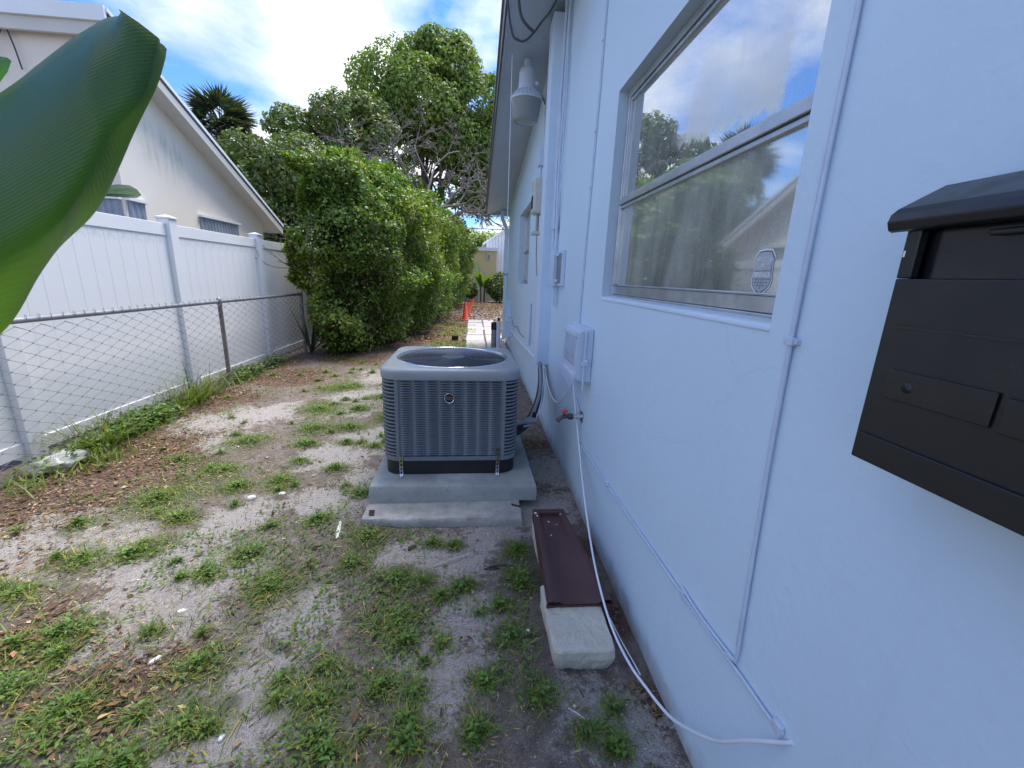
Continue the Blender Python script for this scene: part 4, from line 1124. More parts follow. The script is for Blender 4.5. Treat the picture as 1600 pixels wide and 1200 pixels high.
def cone(loc, rot, label):
    c = thing('traffic_cone', label, 'traffic cone', loc, 0, 'orange cones in the far yard'); c.rotation_euler = rot
    MB().hexa([(-.15, -.15, 0), (.15, -.15, 0), (-.15, .15, 0), (.15, .15, 0), (-.14, -.14, .03), (.14, -.14, .03), (-.14, .14, .03), (.14, .14, .03)]).build('base', M['orange'], c, bevel=.008)
    MB().lathe([(.115, .031), (.105, .04), (.032, .60), (.028, .612), (.0, .612)], (0, 0, 0), 24).build('body', M['orange'], c, True)
cone((-.37, 14.3, .0), (0, 0, .3), 'upright orange traffic cone at the corner of the paved path')
cone((-.36, 16.7, .05), (.05, .42, .1), 'tilted orange traffic cone behind the upright one')

tag(stone('dark_rock', -.55, -.40, 9.55, 9.75, .12, 15, M['rust']), 'small dark lump on the ground left of the paved path', 'rock')

yb_ = thing('yellow_building', 'yellow stucco building with flat white roof edge across the far yard', 'building', (0, 27, 0))
MB().box(-9, 1.22, 0, 6, -.2, 3.0).build('wall', M['yellow'], yb_)
MB().box(-9.1, 1.32, -.12, 6.1, 3.0, 3.2).build('roof_edge', M['siding'], yb_)
v = MB().box(.60, .86, -.10, -.001, 2.45, 2.85).build('wall_vent', M['creambox'], yb_, bevel=.02); MB().box(.65, .81, -.107, -.101, 2.5, 2.8).build('vent_opening', M['pvc'], v)
MB().box(-2.2, -1.2, -.02, -.001, 1.0, 2.2).build('window', M['shutter'], yb_)
sh_ = thing('white_shed', 'white gabled building with vertical siding behind the yellow building', 'building', (3.6, 33, 0))
HS = 2.9
for k in range(26):
    xa = -HS + k * (2 * HS / 26); xb = xa + 2 * HS / 26 - .02
    top = lambda x: 4.0 + 1.9 * (1 - abs(x) / HS)
    MB().hexa([(xa, 0, 1.5), (xb, 0, 1.5), (xa, .06, 1.5), (xb, .06, 1.5), (xa, 0, top(xa)), (xb, 0, top(xb)), (xa, .06, top(xa)), (xb, .06, top(xb))]).build('siding_board', M['siding'], sh_)
MB().box(-HS, HS, .05, 5, -.2, 1.49).build('lower_wall', M['siding'], sh_); MB().box(-HS, HS, .1, 5, 1.5, 4.0).build('back_wall', M['siding'], sh_)
MB().box(-HS - .05, HS + .05, -.12, .045, 1.38, 1.495).build('ledge', M['shutter'], sh_)
for s_ in (-1, 1):
    MB().hexa([(0, -.3, 5.9), (s_ * (HS + .3), -.3, 3.75), (0, 5, 5.9), (s_ * (HS + .3), 5, 3.75), (0, -.3, 6.02), (s_ * (HS + .3), -.3, 3.87), (0, 5, 6.02), (s_ * (HS + .3), 5, 3.87)]).build('roof', M['nb_fascia'], sh_)
cable('overhead_wire', 'lower dark overhead wire crossing beyond the yellow building', 'wire', [(-8, 24, 4.35), (-2, 24.2, 4.05), (1, 24.3, 4.0), (6, 24.5, 4.2)], .02, M['darkwire'], 24, 6)
cable('overhead_wire', 'upper thin overhead wire crossing the sky gap by the eave', 'wire', [(-8, 22, 4.6), (-2, 22, 4.85), (1, 22, 5.05), (6, 22, 5.5)], .010, M['darkwire'], 24, 6)

# ================================================================== VEGETATION
def tints(n, base=1.0, spread=.28, yellow=.0, per=4, r=rng):
    v = np.clip(r.normal(base, spread, n), .35, 1.9); y = r.random(n) < yellow
    t_ = np.stack([v * r.uniform(.85, 1.15, n), v, v * r.uniform(.7, 1.1, n)], 1)
    t_[y] *= np.array([1.9, 1.25, .8])
    return np.repeat(t_, per, 0)

def skeleton(root, direction, length, radius, depth, r, spread=.6, gravity=.05, kids=(2, 4), out=None, shrink=.68, wob=.12):
    """recursive limbs; returns list of (points, radii, depth)"""
    if out is None: out = []
    p = np.array(root, float); d = unit(direction); n = 5; pts = [p.copy()]; dirs = [d]
    for _ in range(n - 1):
        d = unit(d + r.normal(0, wob, 3) + np.array([0, 0, gravity])); p = p + d * length / (n - 1); pts.append(p.copy()); dirs.append(d)
    out.append((np.array(pts), np.linspace(radius, radius * .62, n), depth))
    if depth > 0:
        for _ in range(r.integers(kids[0], kids[1] + 1)):
            i = r.integers(2, n)
            dd = unit(dirs[i] + r.normal(0, spread, 3))
            skeleton(pts[i], dd, length * shrink * r.uniform(.75, 1.15), radius * .55, depth - 1, r, spread, gravity, kids, out, shrink, wob)
    return out

def tubes_arrays(sk, n=5):
    Vs = []; Fs = []; b = 0
    for pts, rad, _ in sk:
        k = len(pts); t_ = unit(np.gradient(pts, axis=0)); u = unit(np.cross(t_, np.array([.31, .87, .38]))); w_ = np.cross(t_, u)
        a = np.arange(n) * 2 * math.pi / n
        ring = pts[:, None, :] + rad[:, None, None] * (u[:, None, :] * np.cos(a)[None, :, None] + w_[:, None, :] * np.sin(a)[None, :, None])
        Vs.append(ring.reshape(-1, 3))
        i = (np.arange(k - 1)[:, None] * n + np.arange(n)[None, :]).ravel(); j = (np.arange(k - 1)[:, None] * n + (np.arange(n)[None, :] + 1) % n).ravel()
        Fs.append(np.stack([i, j, j + n, i + n], 1) + b); b += k * n
    return np.concatenate(Vs), np.concatenate(Fs)

def crown(lobes, count, L, W, r, gap=.42, gapscale=.9, seed=0):
    C = []; N = []
    vol = np.array([a[3] ** 2 for a in lobes]); vol = vol / vol.sum()
    for (cx_, cy_, cz_, rad, sq), fr in zip(lobes, vol):
        n = int(count * fr)
        d = unit(r.normal(size=(n, 3))); q = 1 - np.abs(r.normal(0, .22, n)); q = np.clip(q, .15, 1.08)
        lump = .78 + .44 * fbm(d[:, 0] * 2.2 + d[:, 2] * 1.7 + cx_, d[:, 1] * 2.2 - d[:, 2] * 1.3 + cz_, 5 + seed, 3)
        p = d * (q * lump)[:, None] * rad; p[:, 2] *= sq
        p = p + np.array([cx_, cy_, cz_])
        keep = fbm(p[:, 0] * gapscale + p[:, 1] * .5 * gapscale, p[:, 2] * gapscale, 77 + seed, 3) > gap
        C.append(p[keep]); N.append(d[keep])
    C = np.concatenate(C); N = np.concatenate(N); n = len(C)
    D = unit(np.cross(N, r.normal(size=(n, 3))) + r.normal(0, .35, (n, 3)) + np.array([0, 0, -.35]))
    NN = unit(N * .6 + np.array([0, 0, .6]) + r.normal(0, .45, (n, 3)))
    return leaf_arrays(C, D, NN, r.uniform(.7, 1.25, n) * L, r.uniform(.7, 1.25, n) * W) + (n,)

def tree(name, label, root, top, lobes, count, L, W, mat, seed, gap=.42, group=None, base=1.0, yellow=.03, trunk=.18, gapscale=.9, spread=.55, depth=3):
    r = np.random.default_rng(seed)
    t_ = thing(name, label, 'tree', root, 0, group)
    rt = np.array(root, float)
    sk = []
    tp = np.array([np.array((0, 0, -.2)), np.array(((top[0] - rt[0]) * .3, 0, top[2] * .35)), np.array((top[0] - rt[0], top[1] - rt[1], top[2] * .62))])
    sk.append((curve_pts(tp, 8), np.linspace(trunk, trunk * .6, len(curve_pts(tp, 8))), 9))
    for lb in lobes:
        tgt = np.array(lb[:3]) - rt; st_ = curve_pts(tp, 8)[r.integers(3, 8)]
        skeleton(st_, tgt - st_, np.linalg.norm(tgt - st_) * .62, trunk * .32, depth, r, spread, .0, (2, 3), sk, .42)
    V, F = tubes_arrays(sk, 6)
    link('trunk', np_mesh('trunk', V, F, M['bark'], None, True), None, t_)
    V, F, n = crown([(a[0] - rt[0], a[1] - rt[1], a[2] - rt[2], a[3], a[4]) for a in lobes], count, L, W, r, gap, gapscale, seed)
    link('crown', np_mesh('crown', V, F, mat, tints(n, base, .27, yellow, 4, r)), None, t_)
    return t_

TG = 'trees beyond the hedge'
tree('tall_tree', 'tall broad green tree rising highest behind the hedge', (-2.2, 20.5, 0), (-2.2, 20.5, 9),
     [(-3.75, 20.2, 9.0, 1.65, .95), (-2.55, 20.6, 9.9, 1.25, .95), (-1.25, 20.3, 9.75, 1.35, 1.0), (-2.3, 19.5, 8.2, 1.9, .9), (-.35, 20.2, 8.5, 1.35, 1.0), (-4.35, 20.4, 7.7, 1.15, .9),
      (-1.0, 19.8, 7.0, 1.5, .9), (.25, 20.4, 6.8, 1.25, 1.1), (-3.3, 20.2, 7.0, 1.3, .8), (.3, 20.6, 5.2, 1.15, 1.0), (-.7, 20.2, 5.2, 1.2, .9), (-1.9, 19.9, 10.5, .7, .9), (-.8, 20.3, 10.6, .6, .9), (.85, 20.3, 7.9, 1.0, 1.0), (.75, 20.5, 6.2, 1.1, 1.0), (.6, 20.2, 9.0, .8, .9)],
     68000, .155, .050, M['leaf_big'], 11, .36, TG, 1.1, .04, .30)
tree('dark_tree', 'dark leafy tree filling the gap between cream house and hedge', (-6.0, 13.6, 0), (-6.0, 13.6, 4),
     [(-6.1, 13.6, 3.6, 1.35, .9), (-5.1, 13.4, 4.0, 1.25, .95), (-6.9, 13.9, 2.5, 1.2, 1), (-5.0, 13.2, 2.4, 1.3, 1), (-5.9, 13.2, 1.6, 1.2, 1), (-4.2, 13.6, 3.6, 1.1, 1.0), (-6.5, 13.6, 4.5, .8, .9)],
     34000, .12, .042, M['leaf_dark'], 12, .30, TG, 1.0, .05, .16)
tree('round_leaf_tree', 'loose olive-green tree with bare twigs left of the tall tree', (-5.6, 17.3, 0), (-5.6, 17.3, 6),
     [(-6.7, 17.2, 6.2, .95, .9), (-5.9, 17.4, 5.4, 1.2, .9), (-5.0, 17.1, 6.7, 1.0, .9), (-4.2, 17.6, 7.0, .9, .8), (-4.6, 17.2, 5.7, 1.2, .9), (-6.9, 17.5, 4.6, 1.2, .9), (-3.5, 17.4, 6.0, 1.1, .9), (-3.1, 17.3, 4.9, 1.1, .9)],
     24000, .15, .056, M['leaf_dark'], 13, .44, TG, 1.1, .08, .16)
tree('far_tree', 'yellow-green treetop far beyond the yellow building', (-.5, 45, 0), (-.5, 45, 5), [(-.9, 45, 4.9, 1.7, .9), (1.1, 45, 4.7, 1.5, .9), (2.6, 45, 4.4, 1.4, 1), (-2.6, 45, 4.4, 1.6, 1), (.3, 45, 3.4, 1.8, .9)],
     5000, .3, .11, M['leaf_big'], 14, .30, TG, 1.25, .2, .2)
# leafless tree
bt = thing('bare_tree', 'leafless grey tree with tangled twigs above the hedge', 'tree', (-1.9, 14.8, 0), 0, TG)
r = np.random.default_rng(23); sk = []
tr_ = curve_pts([(0, 0, -.1), (.1, 0, 1.4), (.2, -.1, 2.8), (.1, -.1, 3.5)], 10)
sk.append((tr_, np.linspace(.15, .09, len(tr_)), 9))
for d_, l_ in (((-1.4, -.2, 1.0), 2.2), ((-.8, .1, 1.3), 2.3), ((-.2, -.3, 1.6), 2.1), ((.5, .2, 1.3), 2.2), ((1.1, -.1, .9), 2.1), ((1.4, .1, .35), 2.0), ((-1.7, .2, .55), 2.2), ((1.5, -.3, -.02), 1.7), ((-1.9, 0, .85), 2.5), ((-1.3, -.3, 1.15), 2.5), ((-2.0, .3, .45), 2.3)):
    skeleton(tr_[-1 - r.integers(0, 3)], d_, l_ * .86, .05, 6, r, .55, -.03, (2, 3), sk, .66, .17)
sk = [(p, np.maximum(q, .0075), d) for p, q, d in sk]
V, F = tubes_arrays(sk, 4)
link('branches', np_mesh('branches', V, F, M['greybark']), None, bt)

# fan palm
pt = thing('fan_palm', 'dark fan palm standing behind the cream house roof', 'palm tree', (-10.5, 20, 0))
MB().tube(curve_pts([(0, 0, -.2), (.1, 0, 2.5), (0, 0, 5), (-.05, 0, 6.7)], 14), .20, 10).build('trunk', M['bark'], pt, True)
r = np.random.default_rng(31)
def fan(seed):
    rr = np.random.default_rng(seed); n = 30; a = np.linspace(-2.2, 2.2, n)
    C = np.zeros((n, 3)); C[:, 0] = .75
    D = np.stack([np.cos(a), np.sin(a), -.45 + rr.normal(0, .14, n)], 1); N = np.tile([0, 0, 1.0], (n, 1)) + rr.normal(0, .25, (n, 3))
    V, F = leaf_arrays(C, D, N, rr.uniform(.55, .85, n), np.full(n, .036), .4)
    pv, pf = tubes_arrays([(np.array([[0, 0, 0], [.4, 0, .03], [.76, 0, 0]]), np.array([.025, .018, .014]), 0)], 3)
    pf3 = np.concatenate([pf[:, :3], pf[:, [0, 2, 3]]], 0)
    V2 = np.concatenate([V, pv]); F2 = np.concatenate([F, pf3 + len(V)])
    tt = np.concatenate([tints(n, 1.0, .25, .03, 4, rr), np.full((len(pv), 3), .9)])
    return np_mesh('frond', V2, F2, M['leaf_palm'], tt)
fans = [fan(s) for s in (1, 2, 3)]
for k in range(60):
    f_ = link('frond', fans[k % 3], None, pt)
    el = r.uniform(-.75, 1.35); az = r.uniform(0, 2 * math.pi)
    f_.rotation_euler = (r.uniform(-.5, .5), -el, az); f_.location = (0, 0, 6.75 + .2 * math.sin(el)); f_.scale = (1.12,) * 3

# ---- trimmed hedge
hg = thing('tall_hedge', 'tall dense clipped green hedge at the end of the chain-link fence', 'hedge', (-2.2, 10, 0))
OH = np.array([-2.2, 10, 0])
path = curve_pts([(-2.86, 7.75, 0), (-2.70, 7.50, 0), (-2.38, 7.55, 0), (-1.98, 7.95, 0), (-1.78, 8.6, 0), (-1.62, 10, 0), (-1.45, 13, 0), (-1.32, 17, 0), (-1.15, 23, 0)], 240)
seg = np.linalg.norm(np.diff(path, axis=0), axis=1); arc = np.concatenate([[0], np.cumsum(seg)])
tang = unit(np.gradient(path, axis=0)); norm_ = np.stack([tang[:, 1], -tang[:, 0], np.zeros(len(path))], 1)
r = np.random.default_rng(41)
def htop(y): return 3.12 + .052 * (y - 7.2)
def side_pts(n):
    # more samples on the near part
    t_ = r.random(n) ** 1.9 * arc[-1]
    px = np.interp(t_, arc, path[:, 0]); py = np.interp(t_, arc, path[:, 1])
    nx_ = np.interp(t_, arc, norm_[:, 0]); ny_ = np.interp(t_, arc, norm_[:, 1])
    h = htop(py); z = r.random(n) ** .9 * h * 1.02 + .03
    s = z / h
    bul = (.42 + .03 * (py - 8)) * np.sin(np.clip(s, 0, 1) * math.pi * .78) ** .8 - .30 * np.clip(s - .82, 0, 1) * 3
    bul = np.where(t_ < 1.2, bul * (.1 + .75 * t_ / 1.2), bul)
    lump = (fbm(t_ * 1.5, z * 1.5, 51, 5) - .5) * 1.45
    depth = np.abs(r.normal(0, .16, n))
    off = bul + lump - depth
    P_ = np.stack([px + nx_ * off, py + ny_ * off, z], 1); Nn = np.stack([nx_, ny_, .35 + .5 * (s > .8)], 1)
    hole = fbm(t_ * 1.9, z * 1.9, 61, 3)
    keep = (hole > .42) | (r.random(n) < .15)
    return P_[keep], Nn[keep], t_[keep]
def top_pts(n):
    y = 7.3 + r.random(n) ** 1.8 * 15; xr = np.interp(y, path[:, 1], path[:, 0]) + .15
    xl = -2.80 - .06 * (y - 7.3); x = xl + (xr - xl) * r.random(n)
    ed = np.minimum((x - xl), (xr - x)); fr = y - (7.3 + .4 * np.clip(x + 2.6, 0, 2))
    z = htop(y) + (fbm(x * 1.7, y * 1.7, 71, 5) - .45) * 1.6 - .5 * np.exp(-np.clip(ed, 0, 9) * 4) - .25 * np.exp(-np.clip(fr, 0, 9) * 3) - np.abs(r.normal(0, .13, n)) + .12
    k = (fr > -.1)
    return np.stack([x, y, z], 1)[k], np.tile([0, 0, 1.0], (k.sum(), 1)), y[k]
A = side_pts(88000); B_ = top_pts(30000)
C = np.concatenate([A[0], B_[0]]); N = np.concatenate([A[1], B_[1]]); n = len(C)
D = unit(r.normal(0, .8, (n, 3)) + N * .35 + np.array([0, 0, -.25])); NN = unit(N + np.array([0, 0, .35]) + r.normal(0, .5, (n, 3)))
dist = np.clip(C[:, 1] / 9.0, .8, 2.2)
V, F = leaf_arrays(C - OH, D, NN, r.uniform(.45, 1.35, n) * .080 * dist ** .5, r.uniform(.7, 1.25, n) * .025 * dist ** .5, .3)
yel = np.clip((fbm(C[:, 1] * .9 + C[:, 0], C[:, 2] * 1.2, 81, 3) - .5) * 3, 0, 1)
tt = tints(n, 1.0, .36, .04, 4, r); yk = np.repeat(yel, 4)[:, None]
tt = tt * (1 - yk * .55) + tt * np.array([1.75, 1.22, .75]) * yk * .55
tag(link('leaves', np_mesh('leaves', V, F, M['leaf_hedge'], tt), None, hg), 'mass of small glossy hedge leaves', None, None, 'stuff')
# stems and a shaded inner mass of twigs
sk = []
for k in range(46):
    y = 7.6 + (k / 46) ** 1.5 * 14; y = max(y, 8.1); x = np.interp(y, path[:, 1], path[:, 0]) - r.uniform(.2, .6)
    skeleton((x - OH[0], y - OH[1], -.05), (r.normal(0, .12) + .08, r.normal(0, .15), 1), 1.35, .020, 3, r, .34, .14, (2, 4), sk, .66)
V, F = tubes_arrays(sk, 4)
link('stems', np_mesh('stems', V, F, M['bark']), None, hg)
n = 26000
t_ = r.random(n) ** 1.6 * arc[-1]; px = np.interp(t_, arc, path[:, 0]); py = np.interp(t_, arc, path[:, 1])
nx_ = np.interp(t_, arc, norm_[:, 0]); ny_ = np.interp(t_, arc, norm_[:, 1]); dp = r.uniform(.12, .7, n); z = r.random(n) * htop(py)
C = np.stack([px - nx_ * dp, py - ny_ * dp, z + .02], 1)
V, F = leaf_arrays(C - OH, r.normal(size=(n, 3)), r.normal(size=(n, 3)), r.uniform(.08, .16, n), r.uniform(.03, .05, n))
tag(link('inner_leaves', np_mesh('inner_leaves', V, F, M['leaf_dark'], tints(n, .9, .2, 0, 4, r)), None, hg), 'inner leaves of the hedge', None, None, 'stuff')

def shrub(name, label, loc, lobes, count, L, W, mat, seed, base=1.0):
    r = np.random.default_rng(seed); t_ = thing(name, label, 'shrub', loc)
    sk = []
    for k in range(6): skeleton((r.normal(0, .1), r.normal(0, .08), -.05), (r.normal(0, .5), r.normal(0, .5), 1), .6, .018, 2, r, .5, .05, (2, 3), sk)
    V, F = tubes_arrays(sk, 4); link('stems', np_mesh('stems', V, F, M['bark']), None, t_)
    V, F, n = crown(lobes, count, L, W, r, .25, 1.5, seed); link('crown', np_mesh('crown', V, F, mat, tints(n, base, .28, .02, 4, r)), None, t_)
shrub('dark_shrub', 'dark shrub against the yellow wall, left of the banana plant', (-.85, 25.6, 0), [(-.1, 0, .95, .75, 1.0), (.45, 0, .7, .55, .9), (-.5, .1, .6, .6, .9), (-.1, 0, 1.6, .45, .9)], 3600, .17, .06, M['leaf_dark'], 51)
shrub('dark_shrub', 'dark rounded shrub at the foot of the wall, right of the banana plant', (1.35, 25.2, 0), [(0, 0, .8, .75, 1.0), (.6, 0, 1.0, .8, 1), (-.4, 0, .9, .5, 1.1), (.1, .1, 1.35, .5, .9)], 4200, .16, .055, M['leaf_dark'], 52)
# low plants in the shade where fence meets hedge
sp_ = thing('spiky_plant', 'dark spiky plant behind the end of the chain-link fence', 'plant', (-2.98, 7.75, 0)); sp_.scale = (.85,) * 3
r = np.random.default_rng(61)
for k in range(15):
    az = r.uniform(0, 6.28); el = r.uniform(.5, 1.4); Lf = r.uniform(.7, 1.25)
    d = np.array([math.cos(az) * math.cos(el), math.sin(az) * math.cos(el), math.sin(el)]); s_ = unit(np.cross(d, [0, 0, 1]))
    pts = [(d * Lf * q + np.array([0, 0, -.18 * q * q])) for q in (0, .3, .6, .85, 1)]; ws = [.022, .03, .024, .012, .001]
    me = np_mesh('blade_leaf', np.array([p + s_ * w_ * sg for p, w_ in zip(pts, ws) for sg in (-1, 1)]), np.array([(2 * i, 2 * i + 1, 2 * i + 3, 2 * i + 2) for i in range(4)]), M['leaf_palm'], np.full((10, 3), r.uniform(.7, 1.2)))
    link('leaf', me, None, sp_)
# banana plant in the far yard
fbp = thing('small_banana_plant', 'small banana-like plant with upright leaves in front of the yellow wall', 'plant', (.35, 25.3, 0))
for k in range(5): MB().tube(curve_pts([(.1 * (k - 2), 0, -.05), (.11 * (k - 2), 0, .5), (.13 * (k - 2), 0, .95)], 6), [.05, .047, .044, .042, .04, .038], 8).build('stalk', M['bark'] if k % 2 else M['creambox'], fbp, True)
def paddle(Lf, Wf, base, az, el, droop, name, parent, mat, tint, nl=12, nw=7, curl=.25):
    V = []; F = []
    d = np.array([math.cos(az), math.sin(az), 0.0]); s_ = np.array([-math.sin(az), math.cos(az), 0.0]); p = np.array(base, float); e = el
    for i in range(nl + 1):
        q = i / nl; wdt = Wf * (math.sin(math.pi * min(1, q * .93 + .05)) ** .6)
        dirv = d * math.cos(e) + np.array([0, 0, math.sin(e)]); nv = -d * math.sin(e) + np.array([0, 0, math.cos(e)])
        for j in range(nw):
            u = -1 + 2 * j / (nw - 1); V.append(p + s_ * u * wdt + nv * curl * wdt * abs(u))
        p = p + dirv * Lf / nl; e -= droop / nl
    for i in range(nl):
        for j in range(nw - 1):
            a = i * nw + j; F.append((a, a + 1, a + nw + 1, a + nw))
    return link(name, np_mesh(name, np.array(V), np.array(F), mat, np.full((len(V), 3), tint), True), None, parent)
for k in range(9):
    paddle(r.uniform(.8, 1.5), r.uniform(.12, .2), (r.uniform(-.2, .2), 0, .85), r.uniform(0, 6.28), r.uniform(.5, 1.4), r.uniform(.4, 1.6), 'leaf', fbp, M['weed'], r.uniform(.7, 1.2))
paddle(1.5, .13, (-.15, 0, .95), 2.6, 1.45, .15, 'leaf', fbp, M['weed'], 1.1)

# ---- near banana leaf, upper left
t = NT('banana_leaf')
a = t.n.new('ShaderNodeAttribute'); a.attribute_name = 'tint'
vein = t.n.new('ShaderNodeTexWave'); vein.inputs['Scale'].default_value = 48; vein.inputs['Distortion'].default_value = 2.2; vein.inputs['Detail'].default_value = 3
mp = t.n.new('ShaderNodeMapping'); mp.inputs['Rotation'].default_value = (0, R(28), 0); t.l.new(t.tc.outputs['Object'], mp.inputs[0]); t.l.new(mp.outputs[0], vein.inputs['Vector'])
vein.bands_direction = 'Z'
cc = t.mix(t.math('MULTIPLY', vein.outputs['Fac'], .16), (.030, .090, .036), (.044, .122, .044))
cc = t.mix(1.0, cc, a.outputs['Color'], 'MULTIPLY')
t.set('Base Color', cc); t.set('Roughness', .42); t.bump(t.math('ADD', vein.outputs['Fac'], t.math('MULTIPLY', t.noise(9, 5), 4.0)), .12, .004)
tr = t.n.new('ShaderNodeBsdfTranslucent'); t.l.new(t.mix(1.0, cc, (3.0, 3.2, .35), 'MULTIPLY'), tr.inputs['Color'])
mx = t.n.new('ShaderNodeMixShader'); mx.inputs[0].default_value = .23
t.l.new(t.b.outputs[0], mx.inputs[1]); t.l.new(tr.outputs[0], mx.inputs[2]); t.l.new(mx.outputs[0], t.out.inputs['Surface'])
M['banana'] = t.m
bn = thing('banana_plant', 'large glossy green banana leaf close to the camera at upper left', 'banana plant', (-2.1, 1.05, 0))
OB = np.array([-2.1, 1.05, 0])
# stations along the leaf: upper edge, fold (midrib) and lower edge
up_ = [(-1.84, 1.12, 1.215), (-1.66, 1.12, 1.46), (-1.36, 1.16, 1.645), (-1.093, 1.18, 1.817), (-.998, 1.18, 1.881), (-.921, 1.18, 1.934), (-.870, 1.18, 1.964), (-.838, 1.18, 1.981), (-.818, 1.18, 1.986), (-.804, 1.18, 1.988)]
fo_ = [(-1.84, 1.10, 1.20), (-1.60, 1.07, 1.22), (-1.28, 1.07, 1.35), (-1.081, 1.08, 1.453), (-.954, 1.08, 1.53), (-.886, 1.08, 1.60), (-.838, 1.08, 1.667), (-.804, 1.08, 1.726), (-.752, 1.10, 1.80), (-.735, 1.13, 1.92)]
lo_ = [(-1.84, 1.14, 1.19), (-1.62, 1.22, 1.07), (-1.42, 1.24, 1.16), (-1.265, 1.24, 1.272), (-1.156, 1.24, 1.411), (-1.09, 1.24, 1.485), (-.985, 1.24, 1.578), (-.903, 1.24, 1.696), (-.800, 1.24, 1.875), (-.770, 1.24, 1.936)]
U, Fo, Lo = curve_pts(up_, 56), curve_pts(fo_, 56), curve_pts(lo_, 56); k = len(U)
rr = np.random.default_rng(3); nw = 10; V = []; TT = []
for i in range(k):
    for j in range(2 * nw - 1):
        if j < nw:
            q = j / (nw - 1); p = U[i] * (1 - q) + Fo[i] * q; p = p + np.array([0, -.045 * math.sin(q * math.pi), 0]); tn = .8
        else:
            q = (j - nw + 1) / (nw - 1); p = Fo[i] * (1 - q) + Lo[i] * q; p = p + np.array([0, .015 * math.sin(q * math.pi), 0]); tn = .8 + .38 * min(1, q * 4)  # light shining through the lower half is put into its brighter, yellower tint
        if i == k - 1: p = p + np.array([-.012, 0, .006]) * ((1.6 if j in (5, 6, 11) else rr.random() * .8) if 2 < j < 17 else 0)
        e_ = max(0, (i / (k - 1) - .7) / .3) ** 1.6 * math.sin(math.pi * j / (2 * nw - 2)); p = p + np.array([.034, 0, .010]) * e_
        V.append(p - OB); TT.append((2.6, 1.3, .9) if (j in (0, 2 * nw - 2) or i == k - 1) else (tn * (1 + .3 * (tn > 1)), tn, tn * .8))
w2 = 2 * nw - 1
F = [(i * w2 + j, i * w2 + j + 1, (i + 1) * w2 + j + 1, (i + 1) * w2 + j) for i in range(k - 1) for j in range(w2 - 1)]
link('leaf_blade', np_mesh('leaf_blade', np.array(V), np.array(F), M['banana'], np.array(TT), True), None, bn)
def small_leaf(outline, depth_bulge, tint):
    P_ = np.array(outline); c_ = P_.mean(0) + np.array([0, -depth_bulge, 0])
    V = np.vstack([P_, (P_ + c_) / 2 + np.array([0, -depth_bulge * .4, 0]), [c_]]) - OB; n = len(P_)
    F = [(j, (j + 1) % n, n + (j + 1) % n, n + j) for j in range(n)] + [(n + j, n + (j + 1) % n, 2 * n, 2 * n) for j in range(n)]
    m = MB(); m.add(V, [f if f[2] != f[3] else f[:3] for f in F]); me = m.mesh('leaf', True)
    a_ = me.attributes.new('tint', 'FLOAT_COLOR', 'POINT'); a_.data.foreach_set('color', np.tile([tint, tint, tint, 1.0], len(V)).astype(np.float32))
    me.materials.append(M['banana']); link('leaf', me, None, bn)
small_leaf([(-1.42, 1.45, 1.60), (-1.32, 1.55, 1.675), (-1.226, 1.6, 1.696), (-1.196, 1.61, 1.704), (-1.166, 1.62, 1.704), (-1.145, 1.62, 1.692), (-1.134, 1.62, 1.675), (-1.136, 1.6, 1.662), (-1.214, 1.55, 1.657), (-1.34, 1.48, 1.62)], .02, .9)
small_leaf([(-1.45, 1.15, 1.70), (-1.3, 1.18, 1.82), (-1.18, 1.2, 1.88), (-1.10, 1.2, 1.898), (-1.078, 1.2, 1.896), (-1.071, 1.2, 1.89), (-1.084, 1.2, 1.868), (-1.112, 1.2, 1.838), (-1.25, 1.18, 1.74)], .01, 1.6)
M['stalk'] = paint('green_stalk', (.16, .24, .07), .5, .25, 8)
for nm, pts, r0, r1 in (('leaf_stalk', [(-2.1, 1.05, -.02), (-2.09, 1.05, .6), (-2.02, 1.06, 1.0), (-1.92, 1.10, 1.16), (-1.80, 1.12, 1.20), (-1.62, 1.09, 1.235)], .06, .014),
                        ('leaf_stalk', [(-2.13, 1.10, -.02), (-2.15, 1.15, .8), (-2.0, 1.25, 1.25), (-1.7, 1.36, 1.5), (-1.40, 1.46, 1.612)], .045, .010),
                        ('leaf_stalk', [(-2.08, 1.00, -.02), (-2.06, 1.02, .9), (-1.95, 1.08, 1.35), (-1.7, 1.12, 1.58), (-1.42, 1.155, 1.73)], .045, .010)):
    pc = curve_pts(pts, 24); MB().tube([tuple(p - OB) for p in pc], np.linspace(r0, r1, len(pc)), 10).build(nm, M['stalk'], bn, True)

# ---- grass and weeds, nobody could count
r = np.random.default_rng(91)
P = []; Hh_ = []; Wd = []; Tn = []
for cx_, cy_, rad in CLUMPS:
    n = int(300 * (rad / .12) ** 1.5)
    q = np.abs(r.normal(0, .62, n)); a = r.uniform(0, 6.28, n); sk_ = r.uniform(-.7, .7); el_ = r.uniform(.8, 1.5)
    q = q * (.55 + .9 * fbm(np.cos(a) * 1.6 + cx_ * 9, np.sin(a) * 1.6 + cy_ * 9, 19, 2))
    P.append(np.stack([cx_ + rad * q * (np.cos(a) * el_ + sk_ * np.sin(a)), cy_ + rad * q * np.sin(a) / el_, np.zeros(n)], 1)); Hh_.append(r.uniform(.014, .042, n)); Wd.append(r.uniform(.0011, .0022, n))
n = 30000
x = r.uniform(-3.1, .62, n); y = .8 + r.random(n) ** 1.5 * 8; dens = fbm(x * 2.2, y * 2.2, 41, 4) + .35 * (fbm(x * 7, y * 7, 43, 2) - .5)
kp = (dens > .56) & ~((np.abs(x + .15) < .55) & (y > 2.2) & (y < 3.6)) & (blobs(x, y, SAND) + r.normal(0, .2, n) < .85)
